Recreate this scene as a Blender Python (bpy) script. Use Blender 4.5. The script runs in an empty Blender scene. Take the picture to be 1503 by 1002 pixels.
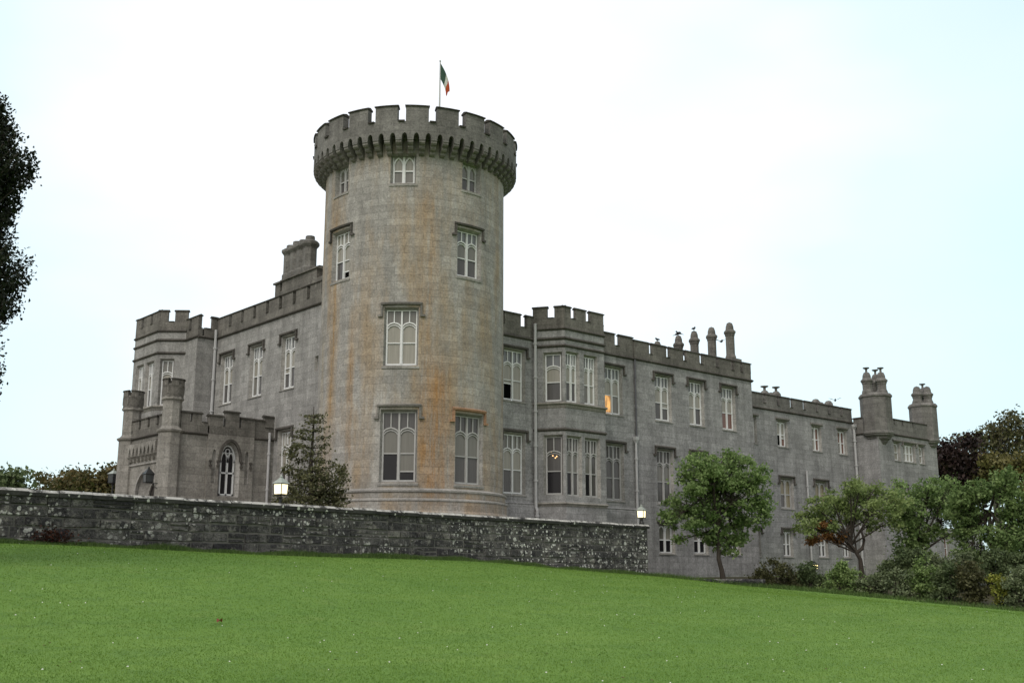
import bpy, math, random
import numpy as np
from mathutils import Vector
from mathutils.geometry import tessellate_polygon
R_ = math.radians
rng = np.random.default_rng(7); random.seed(7)
S = bpy.context.scene
COL = S.collection

# ---------------------------------------------------------------- camera
EYE = (-32.94, -45.17, 1.65)
cd = bpy.data.cameras.new('camera'); cam = bpy.data.objects.new('camera', cd); COL.objects.link(cam)
cam.location = EYE
cam.rotation_euler = (R_(90 + 12.03), 0, R_(-41.5))
cd.sensor_width = 36; cd.lens = 37.87; cd.clip_start = .3; cd.clip_end = 3000
S.camera = cam
RT = np.array([.7490, .6626]); FW = np.array([-(-.6626), .7490]); RT = np.array([.7490, -.6626])   # screen right / forward on the ground

# ---------------------------------------------------------------- world, sun
SUN_EL, SUN_AZ = 48., 205.          # direction the light comes from (degrees, azimuth from +X)
w = bpy.data.worlds.new('World'); S.world = w; w.use_nodes = True
nt = w.node_tree; nt.nodes.clear()
def wn(t, **k):
    n = nt.nodes.new(t)
    for a, b in k.items(): setattr(n, a, b)
    return n
sky = wn('ShaderNodeTexSky', sky_type='NISHITA', sun_disc=False, sun_elevation=R_(SUN_EL), sun_rotation=R_(90 - SUN_AZ), dust_density=3.0)
b1 = wn('ShaderNodeBackground'); b1.inputs[1].default_value = .05
nt.links.new(sky.outputs[0], b1.inputs[0])
tc = wn('ShaderNodeTexCoord')
dot = wn('ShaderNodeVectorMath', operation='DOT_PRODUCT'); dot.inputs[1].default_value = (1.158, 1.43, .782)
nz = wn('ShaderNodeTexNoise'); nz.inputs['Scale'].default_value = 2.2; nz.inputs['Detail'].default_value = 4; nz.inputs['Roughness'].default_value = .45
mp = wn('ShaderNodeMapping'); mp.inputs['Scale'].default_value = (1, 1, 2.5)
nt.links.new(tc.outputs['Generated'], mp.inputs[0]); nt.links.new(mp.outputs[0], nz.inputs[0]); nt.links.new(tc.outputs['Generated'], dot.inputs[0])
ma = wn('ShaderNodeMath', operation='MULTIPLY_ADD'); ma.inputs[1].default_value = .30; nt.links.new(nz.outputs['Fac'], ma.inputs[0]); sb_ = wn('ShaderNodeMath', operation='SUBTRACT'); sb_.inputs[1].default_value = 1.15; nt.links.new(dot.outputs['Value'], sb_.inputs[0]); nt.links.new(sb_.outputs[0], ma.inputs[2])
cr = wn('ShaderNodeValToRGB')
RAMP = ((0, (.66, .65, .63)), (.42, (.70, .74, .75)), (.60, (.62, .79, .82)), (.74, (.71, .90, .93)), (.86, (.82, .955, .97)), (.94, (1.05, 1.05, 1.04)))
el = cr.color_ramp.elements; el[0].position = 0; el[0].color = (*RAMP[0][1], 1); el[1].position = RAMP[-1][0]; el[1].color = (*RAMP[-1][1], 1)
for p_, c_ in RAMP[1:-1]: e = el.new(p_); e.color = (*c_, 1)
nt.links.new(ma.outputs[0], cr.inputs[0])
b2 = wn('ShaderNodeBackground'); b2.inputs[1].default_value = .95
# overcast sky: brighter overhead than near the horizon
sz = wn('ShaderNodeSeparateXYZ'); nt.links.new(tc.outputs['Generated'], sz.inputs[0])
zr = wn('ShaderNodeMapRange', interpolation_type='SMOOTHSTEP'); zr.inputs[1].default_value = .45; zr.inputs[2].default_value = 1.; zr.inputs[3].default_value = 1.; zr.inputs[4].default_value = 1.55
nt.links.new(sz.outputs[2], zr.inputs[0])
vm = wn('ShaderNodeVectorMath', operation='SCALE'); nt.links.new(cr.outputs[0], vm.inputs[0]); nt.links.new(zr.outputs[0], vm.inputs['Scale']); nt.links.new(vm.outputs[0], b2.inputs[0])
ad = wn('ShaderNodeAddShader'); wo = wn('ShaderNodeOutputWorld')
nt.links.new(b1.outputs[0], ad.inputs[0]); nt.links.new(b2.outputs[0], ad.inputs[1]); nt.links.new(ad.outputs[0], wo.inputs[0])
sl = bpy.data.lights.new('sun', 'SUN'); sun = bpy.data.objects.new('sun', sl); COL.objects.link(sun)
sl.energy = 1.3; sl.angle = R_(22); sl.color = (1, .95, .88)
d = Vector((math.cos(R_(SUN_EL)) * math.cos(R_(SUN_AZ)), math.cos(R_(SUN_EL)) * math.sin(R_(SUN_AZ)), math.sin(R_(SUN_EL))))
sun.rotation_euler = d.to_track_quat('Z', 'Y').to_euler()
S.view_settings.view_transform = 'Standard'; S.view_settings.look = 'None'
S.view_settings.exposure = 0; S.view_settings.gamma = 1
S.cycles.max_bounces = 6; S.cycles.diffuse_bounces = 3

# ---------------------------------------------------------------- material helpers
class NT:
    def __init__(s, name):
        s.m = bpy.data.materials.new(name); s.m.use_nodes = True; s.t = s.m.node_tree
        s.b = s.t.nodes['Principled BSDF']; s.b.inputs['Roughness'].default_value = .9
        s.b.inputs['Specular IOR Level'].default_value = .25
    def n(s, t, ins=None, **k):
        x = s.t.nodes.new(t)
        for a, b in k.items(): setattr(x, a, b)
        for a, b in (ins or {}).items():
            if hasattr(b, 'links') and hasattr(b, 'is_output'): s.t.links.new(b, x.inputs[a])
            else: x.inputs[a].default_value = b
        return x
    def link(s, a, b): s.t.links.new(a, b)
    def math(s, op, a, b=0., c=0., clamp=False):
        return s.n('ShaderNodeMath', {0: a, 1: b, 2: c}, operation=op, use_clamp=clamp).outputs[0]
    def noise(s, vec, scale, detail=3, rough=.55, dist=0.):
        return s.n('ShaderNodeTexNoise', {'Vector': vec, 'Scale': scale, 'Detail': detail, 'Roughness': rough, 'Distortion': dist}).outputs['Fac']
    def ramp(s, f, a, b, ca=(0, 0, 0, 1), cb=(1, 1, 1, 1)):
        r = s.n('ShaderNodeValToRGB', {0: f}); e = r.color_ramp.elements
        e[0].position = a; e[0].color = ca; e[1].position = b; e[1].color = cb
        return r.outputs[0]
    def mix(s, f, a, b, mode='MIX'):
        x = s.n('ShaderNodeMix', data_type='RGBA', blend_type=mode, clamp_factor=True)
        for i, v in ((0, f), (6, a), (7, b)):
            if hasattr(v, 'is_output'): s.t.links.new(v, x.inputs[i])
            else: x.inputs[i].default_value = v
        return x.outputs[2]
    def map(s, vec, sc): return s.n('ShaderNodeMapping', {'Vector': vec, 'Scale': sc}).outputs[0]
    def uv(s): return s.n('ShaderNodeTexCoord').outputs['UV']
    def pos(s): return s.n('ShaderNodeNewGeometry').outputs['Position']
    def attr(s, nm): return s.n('ShaderNodeAttribute', attribute_name=nm).outputs['Fac']
    def color(s, c): s.link(c, s.b.inputs['Base Color']) if hasattr(c, 'is_output') else setattr(s.b.inputs['Base Color'], 'default_value', c)
    def bump(s, h, st=.5, dist=.02):
        x = s.n('ShaderNodeBump', {'Height': h, 'Strength': st, 'Distance': dist}); s.link(x.outputs[0], s.b.inputs['Normal'])
def c4(r, g, b): return (r, g, b, 1)
def scale3(c, k): return (c[0]*k, c[1]*k, c[2]*k, 1)

def stone(name, base, dark, streak=.5, bands=(), speck=.0, ochre=0.):
    t = NT(name); uv = t.uv()
    br = t.n('ShaderNodeTexBrick', {'Vector': uv, 'Color1': c4(.43, .43, .43), 'Color2': c4(.60, .60, .60), 'Mortar': c4(.34, .34, .34), 'Scale': 1., 'Mortar Size': .009,
             'Mortar Smooth': .3, 'Bias': -.1, 'Brick Width': .92, 'Row Height': .36}, offset=.5, squash=1.0)
    col = t.mix(t.math('MULTIPLY', t.ramp(t.noise(t.pos(), .5, 6, .7), .38, .66), .7), base, dark)
    st = t.ramp(t.noise(t.map(uv, (1.6, .09, 1)), 1.0, 5, .62), .42, .72)
    col = t.mix(t.math('MULTIPLY', st, streak), col, scale3(dark, .62))
    pale = t.ramp(t.noise(t.map(uv, (1.1, .22, 1)), 1.7, 4, .6), .55, .8)
    col = t.mix(t.math('MULTIPLY', pale, .35), col, scale3(base, 1.5))
    if ochre:
        oc = t.ramp(t.noise(t.map(uv, (.62, .10, 1)), 1.3, 6, .66), .44, .66)
        col = t.mix(t.math('MULTIPLY', oc, ochre), col, c4(.305, .215, .118))
    for (u0, hw, z0, z1, amt, cc) in bands:
        sx = t.n('ShaderNodeSeparateXYZ', {0: uv}); nn = t.noise(t.map(uv, (1, .35, 1)), .9, 4, .6)
        u = t.math('MULTIPLY_ADD', nn, hw * 1.4, sx.outputs[0])
        du = t.math('ABSOLUTE', t.math('SUBTRACT', u, u0 + hw * .7))
        f = t.math('SUBTRACT', 1., t.math('DIVIDE', du, hw), clamp=True)
        f = t.math('MULTIPLY', f, t.ramp(t.noise(t.map(uv, (2.4, .22, 1)), 1.5, 6, .70), .34, .62))
        zl = t.math('DIVIDE', t.math('SUBTRACT', sx.outputs[1], z0), 1.2, clamp=True); zh = t.math('DIVIDE', t.math('SUBTRACT', z1, sx.outputs[1]), 2.0, clamp=True)
        f = t.math('MULTIPLY', t.math('MULTIPLY', f, zl), t.math('MULTIPLY', zh, amt))
        col = t.mix(f, col, cc)
    col = t.mix(.75, col, t.mix(1., col, t.mix(1., br.outputs['Color'], c4(2, 2, 2), 'MULTIPLY'), 'MULTIPLY'))
    gr = t.noise(t.pos(), 11., 4, .8); g2 = t.noise(t.pos(), 3.2, 5, .7)
    col = t.mix(1., col, t.ramp(gr, .25, .75, c4(.58, .58, .58), c4(1.42, 1.42, 1.42)), 'MULTIPLY')
    col = t.mix(1., col, t.ramp(g2, .3, .7, c4(.84, .84, .84), c4(1.15, 1.15, 1.15)), 'MULTIPLY')
    if speck:
        v = t.ramp(t.noise(t.pos(), 4.2, 4, .7), .60, .70)
        col = t.mix(t.math('MULTIPLY', v, speck), col, c4(.34, .33, .29))
    t.color(col)
    h = t.math('ADD', t.math('MULTIPLY', gr, .5), t.math('MULTIPLY', br.outputs['Fac'], -1.2)); t.bump(h, .6, .025)
    return t.m
def plain(name, col, rough=.8, var=.25, scale=6., spec=.25, metal=0.):
    t = NT(name); n = t.noise(t.pos(), scale, 4, .6)
    t.color(t.mix(n, scale3(col, 1 - var), scale3(col, 1 + var))); t.b.inputs['Roughness'].default_value = rough
    t.b.inputs['Specular IOR Level'].default_value = spec; t.b.inputs['Metallic'].default_value = metal
    t.bump(n, .2, .01); return t.m
ORG = c4(.32, .175, .070)
M = {}
M['tower'] = stone('tower_limestone', c4(.335, .322, .298), c4(.240, .230, .212), .40, ochre=.66, bands=(
    (-9.75, .75, 3.5, 21.5, .80, c4(.30, .185, .082)), (-9.35, 1.2, 4.5, 12.2, 1.0, ORG), (-7.3, 2.4, 3.5, 10.5, .50, c4(.34, .235, .155)), (-13.75, .24, 6.0, 14.0, 1.0, c4(.27, .165, .070)),
    (-15.2, .42, 8., 20.6, .95, c4(.29, .185, .080)), (-12.35, .3, 4., 9.5, .4, c4(.38,.36,.32)), (-10.4, .3, 14., 20.5, .5, c4(.28, .185, .095)), (-16.4, .4, 3.4, 14.8, .6, c4(.29, .23, .13))))
M['wall'] = stone('grey_limestone', c4(.305, .302, .298), c4(.205, .202, .200), .62)
M['wallw'] = stone('pale_limestone', c4(.305, .299, .286), c4(.212, .206, .196), .58)
M['porch'] = stone('brown_grey_limestone', c4(.285, .272, .246), c4(.165, .153, .134), .55)
M['parapet'] = stone('weathered_parapet_stone', c4(.170, .160, .142), c4(.088, .082, .073), .5, speck=.40)
M['parapetg'] = stone('weathered_grey_parapet_stone', c4(.190, .183, .170), c4(.105, .100, .092), .5, speck=.25)
M['coping'] = stone('lichened_coping_stone', c4(.058, .053, .044), c4(.034, .031, .027), .3, speck=.55)
M['string'] = stone('dark_moulding_stone', c4(.098, .090, .080), c4(.056, .051, .045), .3, speck=.4)
M['dress'] = stone('dressed_window_stone', c4(.33, .318, .298), c4(.24, .23, .212), .35)
M['corbel'] = stone('dark_corbel_stone', c4(.200, .190, .172), c4(.120, .112, .102), .3, speck=.15)
M['rustdress'] = stone('rust_stained_dressed_stone', c4(.36, .21, .125), c4(.28, .17, .105), .3)
M['white'] = plain('white_painted_wood', c4(.66, .665, .66), .5, .1, 3.)
M['greyp'] = plain('grey_stone_tracery', c4(.40, .395, .385), .7, .15, 4.)
M['lead'] = plain('grey_lead_pipe', c4(.42, .42, .42), .55, .2, 2.)
M['leadd'] = plain('dark_iron_pipe', c4(.10, .10, .11), .6, .2, 2.)
M['iron'] = plain('black_painted_iron', c4(.015, .016, .016), .45, .3, 5., .5)
M['ironroof'] = plain('weathered_metal_roof', c4(.30, .33, .30), .5, .3, 6.)
M['door'] = plain('old_oak_door', c4(.055, .048, .045), .6, .4, 4.)
M['wood'] = plain('white_flagpole_paint', c4(.45, .46, .45), .4, .1, 3.)
def glass(name, col, rough=.12, spec=.5, fold=True, em=None):
    t = NT(name); uv = t.uv()
    n = t.noise(t.map(uv, (9, .5, 1)), 1.2, 3, .5) if fold else t.noise(uv, 3., 2)
    c = t.mix(n, scale3(col, .7), scale3(col, 1.3)); t.color(c)
    t.b.inputs['Roughness'].default_value = rough; t.b.inputs['Specular IOR Level'].default_value = spec
    if em:
        t.link(t.mix(t.ramp(t.noise(t.map(uv, (5, 1.6, 1)), 1.3, 2), .35, .62), c4(.25, .08, .015), em[0]), t.b.inputs['Emission Color']); t.b.inputs['Emission Strength'].default_value = em[1]
    if 0: t.b.inputs['Emission Color'].default_value = em[0]; t.b.inputs['Emission Strength'].default_value = em[1]
    return t.m
M['net'] = glass('window_glass_with_net_curtain', c4(.27, .255, .215))
M['netd'] = glass('window_glass_with_dim_curtain', c4(.15, .143, .125))
M['dark'] = glass('dark_window_glass', c4(.016, .015, .018), .1, .3)
M['mid'] = glass('window_glass_half_dark', c4(.085, .080, .078), .12, .4)
M['blue'] = glass('upper_light_glass', c4(.15, .155, .16), .1)
M['red'] = glass('window_glass_with_red_curtain', c4(.16, .075, .055))
M['ochre'] = glass('window_glass_with_ochre_curtain', c4(.20, .17, .10))
M['lit'] = glass('lamplit_window_glass', c4(.5, .3, .12), em=(c4(1, .50, .14), .9))
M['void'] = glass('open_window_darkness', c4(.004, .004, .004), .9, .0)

# ---------------------------------------------------------------- mesh helpers
class MB:
    def __init__(s): s.v = []; s.f = []; s.uv = []; s.mi = []
    def poly(s, pts, uvs=None, mi=0):
        b = len(s.v); s.v += [tuple(p) for p in pts]; s.f.append(tuple(range(b, b + len(pts))))
        s.uv += list(uvs) if uvs is not None else [(p[0] + p[1], p[2]) for p in pts]; s.mi.append(mi)
    def box(s, m, u0, u1, d0, d1, z0, z1, n=1, mi=0, skip=''):
        for i in range(n):
            a = u0 + (u1 - u0) * i / n; b = u0 + (u1 - u0) * (i + 1) / n
            s.poly([m(a, d1, z0), m(b, d1, z0), m(b, d1, z1), m(a, d1, z1)], [(a, z0), (b, z0), (b, z1), (a, z1)], mi)
            if 'k' not in skip: s.poly([m(b, d0, z0), m(a, d0, z0), m(a, d0, z1), m(b, d0, z1)], [(b, z0), (a, z0), (a, z1), (b, z1)], mi)
            s.poly([m(a, d1, z1), m(b, d1, z1), m(b, d0, z1), m(a, d0, z1)], [(a, d1), (b, d1), (b, d0), (a, d0)], mi)
            if 'b' not in skip: s.poly([m(a, d0, z0), m(b, d0, z0), m(b, d1, z0), m(a, d1, z0)], [(a, d0), (b, d0), (b, d1), (a, d1)], mi)
        s.poly([m(u0, d0, z0), m(u0, d1, z0), m(u0, d1, z1), m(u0, d0, z1)], [(u0 + d0, z0), (u0 + d1, z0), (u0 + d1, z1), (u0 + d0, z1)], mi)
        s.poly([m(u1, d1, z0), m(u1, d0, z0), m(u1, d0, z1), m(u1, d1, z1)], [(u1 - d1, z0), (u1 - d0, z0), (u1 - d0, z1), (u1 - d1, z1)], mi)
    def run(s, m, u0, u1, prof, n=1, mi=0, caps=True):          # profile [(d,z)..] extruded along u, counter-clockwise seen from +u end
        L = len(prof); acc = [0]
        for i in range(L): a, b = prof[i], prof[(i + 1) % L]; acc.append(acc[-1] + math.hypot(a[0] - b[0], a[1] - b[1]))
        for k in range(n):
            a = u0 + (u1 - u0) * k / n; b = u0 + (u1 - u0) * (k + 1) / n
            for i in range(L):
                p, q = prof[i], prof[(i + 1) % L]
                s.poly([m(a, *p), m(b, *p), m(b, *q), m(a, *q)], [(a, p[1]), (b, p[1]), (b, p[1] + acc[i + 1] - acc[i]), (a, p[1] + acc[i + 1] - acc[i])], mi)
        if caps:
            s.poly([m(u0, *p) for p in reversed(prof)], [p for p in reversed(prof)], mi); s.poly([m(u1, *p) for p in prof], [p for p in prof], mi)
    def ribbon(s, m, pts, wd, d0, d1, mi=0):                   # bar following a polyline in (u,z)
        P = [Vector(p) for p in pts]; L = []; R = []
        for i, p in enumerate(P):
            t = (P[min(i + 1, len(P) - 1)] - P[max(i - 1, 0)]).normalized(); nrm = Vector((-t.y, t.x)) * wd / 2
            L.append(p + nrm); R.append(p - nrm)
        for i in range(len(P) - 1):
            a, b, c, e = R[i], R[i + 1], L[i + 1], L[i]
            s.poly([m(q.x, d1, q.y) for q in (a, b, c, e)], [tuple(q) for q in (a, b, c, e)], mi)
            s.poly([m(a.x, d0, a.y), m(b.x, d0, b.y), m(b.x, d1, b.y), m(a.x, d1, a.y)], None, mi)
            s.poly([m(c.x, d0, c.y), m(e.x, d0, e.y), m(e.x, d1, e.y), m(c.x, d1, c.y)], None, mi)
    def lathe(s, c, prof, n=8, rot=0., mi=0):                   # profile [(r,z)] about a vertical axis
        ang = [rot + 2 * math.pi * i / n for i in range(n + 1)]
        for i in range(n):
            for (r0, z0), (r1, z1) in zip(prof, prof[1:]):
                a, b = ang[i], ang[i + 1]; rr = max(r0, r1)
                q = [(c[0] + r * math.cos(t), c[1] + r * math.sin(t), z) for r, t, z in ((r0, a, z0), (r0, b, z0), (r1, b, z1), (r1, a, z1))]
                uvq = [(a * rr, z0), (b * rr, z0), (b * rr, z1 + abs(r1 - r0)), (a * rr, z1 + abs(r1 - r0))]
                if r0 < 1e-5: q, uvq = q[1:], uvq[1:]
                elif r1 < 1e-5: q, uvq = q[:3], uvq[:3]
                s.poly(q, uvq, mi)
    def tube(s, pts, rad, n=6, mi=0):
        P = [Vector(p) for p in pts]; rings = []
        for i, p in enumerate(P):
            t = (P[min(i + 1, len(P) - 1)] - P[max(i - 1, 0)]).normalized()
            x = t.cross(Vector((0.31, .17, .93)) if abs(t.z) < .9 else Vector((1, .1, 0))).normalized(); y = t.cross(x)
            r = rad[i] if hasattr(rad, '__len__') else rad
            rings.append([p + (x * math.cos(2 * math.pi * k / n) + y * math.sin(2 * math.pi * k / n)) * r for k in range(n)])
        for a, b in zip(rings, rings[1:]):
            for k in range(n):
                j = (k + 1) % n; s.poly([a[k], a[j], b[j], b[k]], None, mi)
        s.poly(list(reversed(rings[0])), None, mi); s.poly(rings[-1], None, mi)
    def ellipsoid(s, c, r, nu=10, nv=6, mi=0, rot=None):
        for i in range(nu):
            for j in range(nv):
                q = []
                for (a, b) in ((i, j), (i + 1, j), (i + 1, j + 1), (i, j + 1)):
                    th = 2 * math.pi * a / nu; ph = math.pi * (b / nv - .5)
                    p = Vector((r[0] * math.cos(ph) * math.cos(th), r[1] * math.cos(ph) * math.sin(th), r[2] * math.sin(ph)))
                    if rot: p.rotate(rot)
                    q.append(Vector(c) + p)
                if j == 0: q = [q[0], q[2], q[3]]
                elif j == nv - 1: q = q[:3]
                s.poly(q, None, mi)
    def build(s, name, mats, parent=None, origin=None, smooth=False):
        me = bpy.data.meshes.new(name)
        v = s.v if origin is None else [(a - origin[0], b - origin[1], c - origin[2]) for a, b, c in s.v]
        me.from_pydata(v, [], s.f)
        ul = me.uv_layers.new(name='UVMap'); ul.data.foreach_set('uv', [x for p in s.uv for x in p[:2]])
        for m in (mats if isinstance(mats, (list, tuple)) else [mats]): me.materials.append(m)
        me.polygons.foreach_set('material_index', s.mi)
        if smooth:
            import bmesh
            bm = bmesh.new(); bm.from_mesh(me); bmesh.ops.remove_doubles(bm, verts=bm.verts, dist=1e-4); bm.to_mesh(me); bm.free()
            me.polygons.foreach_set('use_smooth', [True] * len(me.polygons))
        me.update()
        o = bpy.data.objects.new(name, me); COL.objects.link(o)
        if parent: o.parent = parent
        if origin is not None and parent is None: o.location = origin
        return o
def tag(o, label=None, cat=None, group=None, kind=None):
    if label: o['label'] = label
    if cat: o['category'] = cat
    if group: o['group'] = group
    if kind: o['kind'] = kind
    return o
def empty(name, loc, label, cat, group=None):
    o = bpy.data.objects.new(name, None); COL.objects.link(o); o.location = loc; o.empty_display_size = .3
    return tag(o, label, cat, group)
def flat(o, dr):                        # wall frame: u along dr, d along the outward normal (right hand of dr)
    dx, dy = dr; l = math.hypot(dx, dy); dx /= l; dy /= l
    f = lambda u, d, z: (o[0] + dx * u + dy * d, o[1] + dy * u - dx * d, z)
    return f
def cyl(R, c=(0, 0)):                   # u = theta*R
    return lambda u, d, z: (c[0] + (R + d) * math.cos(u / R), c[1] + (R + d) * math.sin(u / R), z)

# ---------------------------------------------------------------- ground
TP = np.array([  # x, y, z  control points of the lawn
 (-23.08,-11.80,2.46),(-19.34,-11.26,2.38),(-14.11,-10.51,2.23),(-8.5,-9.7,2.16),(-2.82,-8.86,2.08),(1.83,-8.17,1.83),(6,-7.6,1.62),(10.38,-6.88,1.41),
 (12.41,-7.42,1.23),(15.38,-9.59,.87),(17.36,-12.44,.60),(19.11,-15.31,.28),(20.16,-21.82,-.22),(19.5,-30,-.75),(17,-42,-1.1),
 (-32.94,-45.17,.0),(-27.5,-27.3,.55),(-21.7,-32.4,.15),(-15.9,-37.6,-.25),(-44,-30,.9),(-40,-14,2.5),(-60,-20,2.4),(-30,-5,2.7),(-15,-3,2.7),(0,-3,2.5),(-20,30,3.0),(20,30,2.0),
 (-50,-60,-.2),(-20,-60,-.6),(5,-55,-.9),(5,-25,.45),(-2,-18,1.05),(8,-16,.75),
 (11.5,-3,1.25),(20,-2.5,1.25),(30,-2.5,1.25),(45,-3,1.2),(55,-5,1.0),(22,-9,1.0),(30,-13,.85),(40,-20,.2),(38,-35,-.8)])
def _U(r2): return np.where(r2 > 1e-9, .5 * r2 * np.log(np.maximum(r2, 1e-9)), 0)
def _fit(P):
    n = len(P); d = P[:, None, :2] - P[None, :, :2]; K = _U((d**2).sum(-1)) + np.eye(n) * 1.5
    A = np.zeros((n + 3, n + 3)); A[:n, :n] = K; A[:n, n] = 1; A[:n, n+1:] = P[:, :2]; A[n, :n] = 1; A[n+1:, :n] = P[:, :2].T
    return np.linalg.solve(A, np.r_[P[:, 2], 0, 0, 0])
_W = _fit(TP)
def ground(x, y):
    x = np.asarray(x, float); y = np.asarray(y, float); sh = x.shape; X = x.ravel(); Y = y.ravel(); n = len(TP)
    d2 = (X[:, None] - TP[None, :, 0])**2 + (Y[:, None] - TP[None, :, 1])**2
    z = _U(d2) @ _W[:n] + _W[n] + _W[n+1] * X + _W[n+2] * Y
    r = np.hypot(X + 5, Y + 18); k = np.clip((r - 60) / 50, 0, 1); k = k * k * (3 - 2 * k)
    return (z * (1 - k) + 1.0 * k).reshape(sh)
def gz(x, y): return float(ground([x], [y])[0])
def obj_np(name, V, F, mats, fm=None, tint=None, parent=None, smooth=False):
    me = bpy.data.meshes.new(name); nv, k = len(V), F.shape[1]
    me.vertices.add(nv); me.vertices.foreach_set('co', np.asarray(V, np.float32).ravel())
    me.loops.add(F.size); me.loops.foreach_set('vertex_index', F.astype(np.int32).ravel())
    me.polygons.add(len(F)); me.polygons.foreach_set('loop_start', np.arange(0, F.size, k, dtype=np.int32))
    for m in (mats if isinstance(mats, (list, tuple)) else [mats]): me.materials.append(m)
    if fm is not None: me.polygons.foreach_set('material_index', fm.astype(np.int32))
    if smooth: me.polygons.foreach_set('use_smooth', np.ones(len(F), bool))
    if tint is not None:
        a = me.attributes.new('tint', 'FLOAT', 'POINT'); a.data.foreach_set('value', np.asarray(tint, np.float32))
    me.update(calc_edges=True); me.validate()
    o = bpy.data.objects.new(name, me); COL.objects.link(o)
    if parent: o.parent = parent
    return o
def lawn_mat():
    t = NT('mown_lawn'); p = t.pos()
    a = t.noise(p, .22, 4, .6); b = t.noise(p, 1.7, 4, .65); c = t.noise(p, 22., 4, .75); e = t.noise(p, 90., 2, .7)
    col = t.mix(t.ramp(a, .32, .70), c4(.098, .190, .028), c4(.132, .228, .040))
    st = t.n('ShaderNodeMapping', {'Vector': p, 'Rotation': (0, 0, R_(-8.3)), 'Scale': (.22, 1.5, 1)}).outputs[0]
    col = t.mix(t.math('MULTIPLY', t.ramp(t.noise(st, 1.2, 5, .65), .50, .72), .55), col, c4(.080, .158, .028))
    col = t.mix(t.math('MULTIPLY', t.ramp(b, .50, .72), .65), col, c4(.074, .152, .030))
    col = t.mix(t.math('MULTIPLY', t.ramp(t.noise(p, .8, 5, .7), .56, .74), .4), col, c4(.185, .235, .062))
    col = t.mix(t.math('MULTIPLY', t.ramp(t.noise(p, 3.4, 5, .75), .66, .72), .5), col, c4(.095, .105, .045))
    col = t.mix(1., col, t.ramp(c, .25, .75, c4(.80, .82, .80), c4(1.18, 1.17, 1.16)), 'MULTIPLY')
    col = t.mix(1., col, t.ramp(e, .25, .75, c4(.70, .70, .70), c4(1.28, 1.28, 1.28)), 'MULTIPLY')
    t.color(col); t.bump(t.math('ADD', c, t.math('MULTIPLY', e, .7)), .45, .02); return t.m
M['lawn'] = lawn_mat()
def make_ground():
    n = 240; s = np.linspace(-1, 1, n); g = np.sinh(s * 4.2) / np.sinh(4.2) * 700
    X, Y = np.meshgrid(g - 12, g - 18, indexing='ij'); Z = ground(X, Y)
    V = np.stack([X, Y, Z], -1).reshape(-1, 3); i = np.arange(n * n).reshape(n, n)
    F = np.stack([i[:-1, :-1], i[1:, :-1], i[1:, 1:], i[:-1, 1:]], -1).reshape(-1, 4)
    tag(obj_np('lawn', V, F, M['lawn'], smooth=True), kind='structure')
make_ground()
M['gravel'] = plain('pale_gravel', c4(.19, .175, .15), .95, .35, 8.)
WA, WB = (-60.0, -17.13), (10.4, -6.9)          # terrace wall, top outer line (straight)
def terrace():
    b = MB(); z = 3.35
    b.poly([(-60, -16.9, z), (10.25, -6.7, z), (10.25, 40, z), (-60, 60, z)])
    tag(b.build('terrace', M['gravel']), kind='structure')
terrace()
# soil of the planting bed below the long wing
def bed():
    t = NT('bed_soil'); n = t.noise(t.pos(), 6, 4, .7); t.color(t.mix(n, c4(.03, .026, .016), c4(.07, .065, .03))); t.bump(n, .8, .05)
    q = [(10.6, -6.2), (12.6, -7.0), (15.7, -9.2), (17.8, -12.1), (19.7, -15.2), (20.9, -21.7), (30, -24), (54, -12), (54, -2), (10.6, -2)]
    cx = np.linspace(10.6, 54, 60); cy = np.linspace(-24, -2, 40); V = []; F = []
    def inside(x, y):
        c = False
        for k in range(len(q)):
            (x1, y1), (x2, y2) = q[k], q[k - 1]
            if (y1 > y) != (y2 > y) and x < (x2 - x1) * (y - y1) / (y2 - y1) + x1: c = not c
        return c
    b = MB()
    for i in range(59):
        for j in range(39):
            if inside((cx[i] + cx[i + 1]) / 2, (cy[j] + cy[j + 1]) / 2):
                b.poly([(x, y, gz(x, y) + .02) for x, y in ((cx[i], cy[j]), (cx[i+1], cy[j]), (cx[i+1], cy[j+1]), (cx[i], cy[j+1]))])
    tag(b.build('planting_bed_soil', t.m), kind='structure')
bed()

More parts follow.
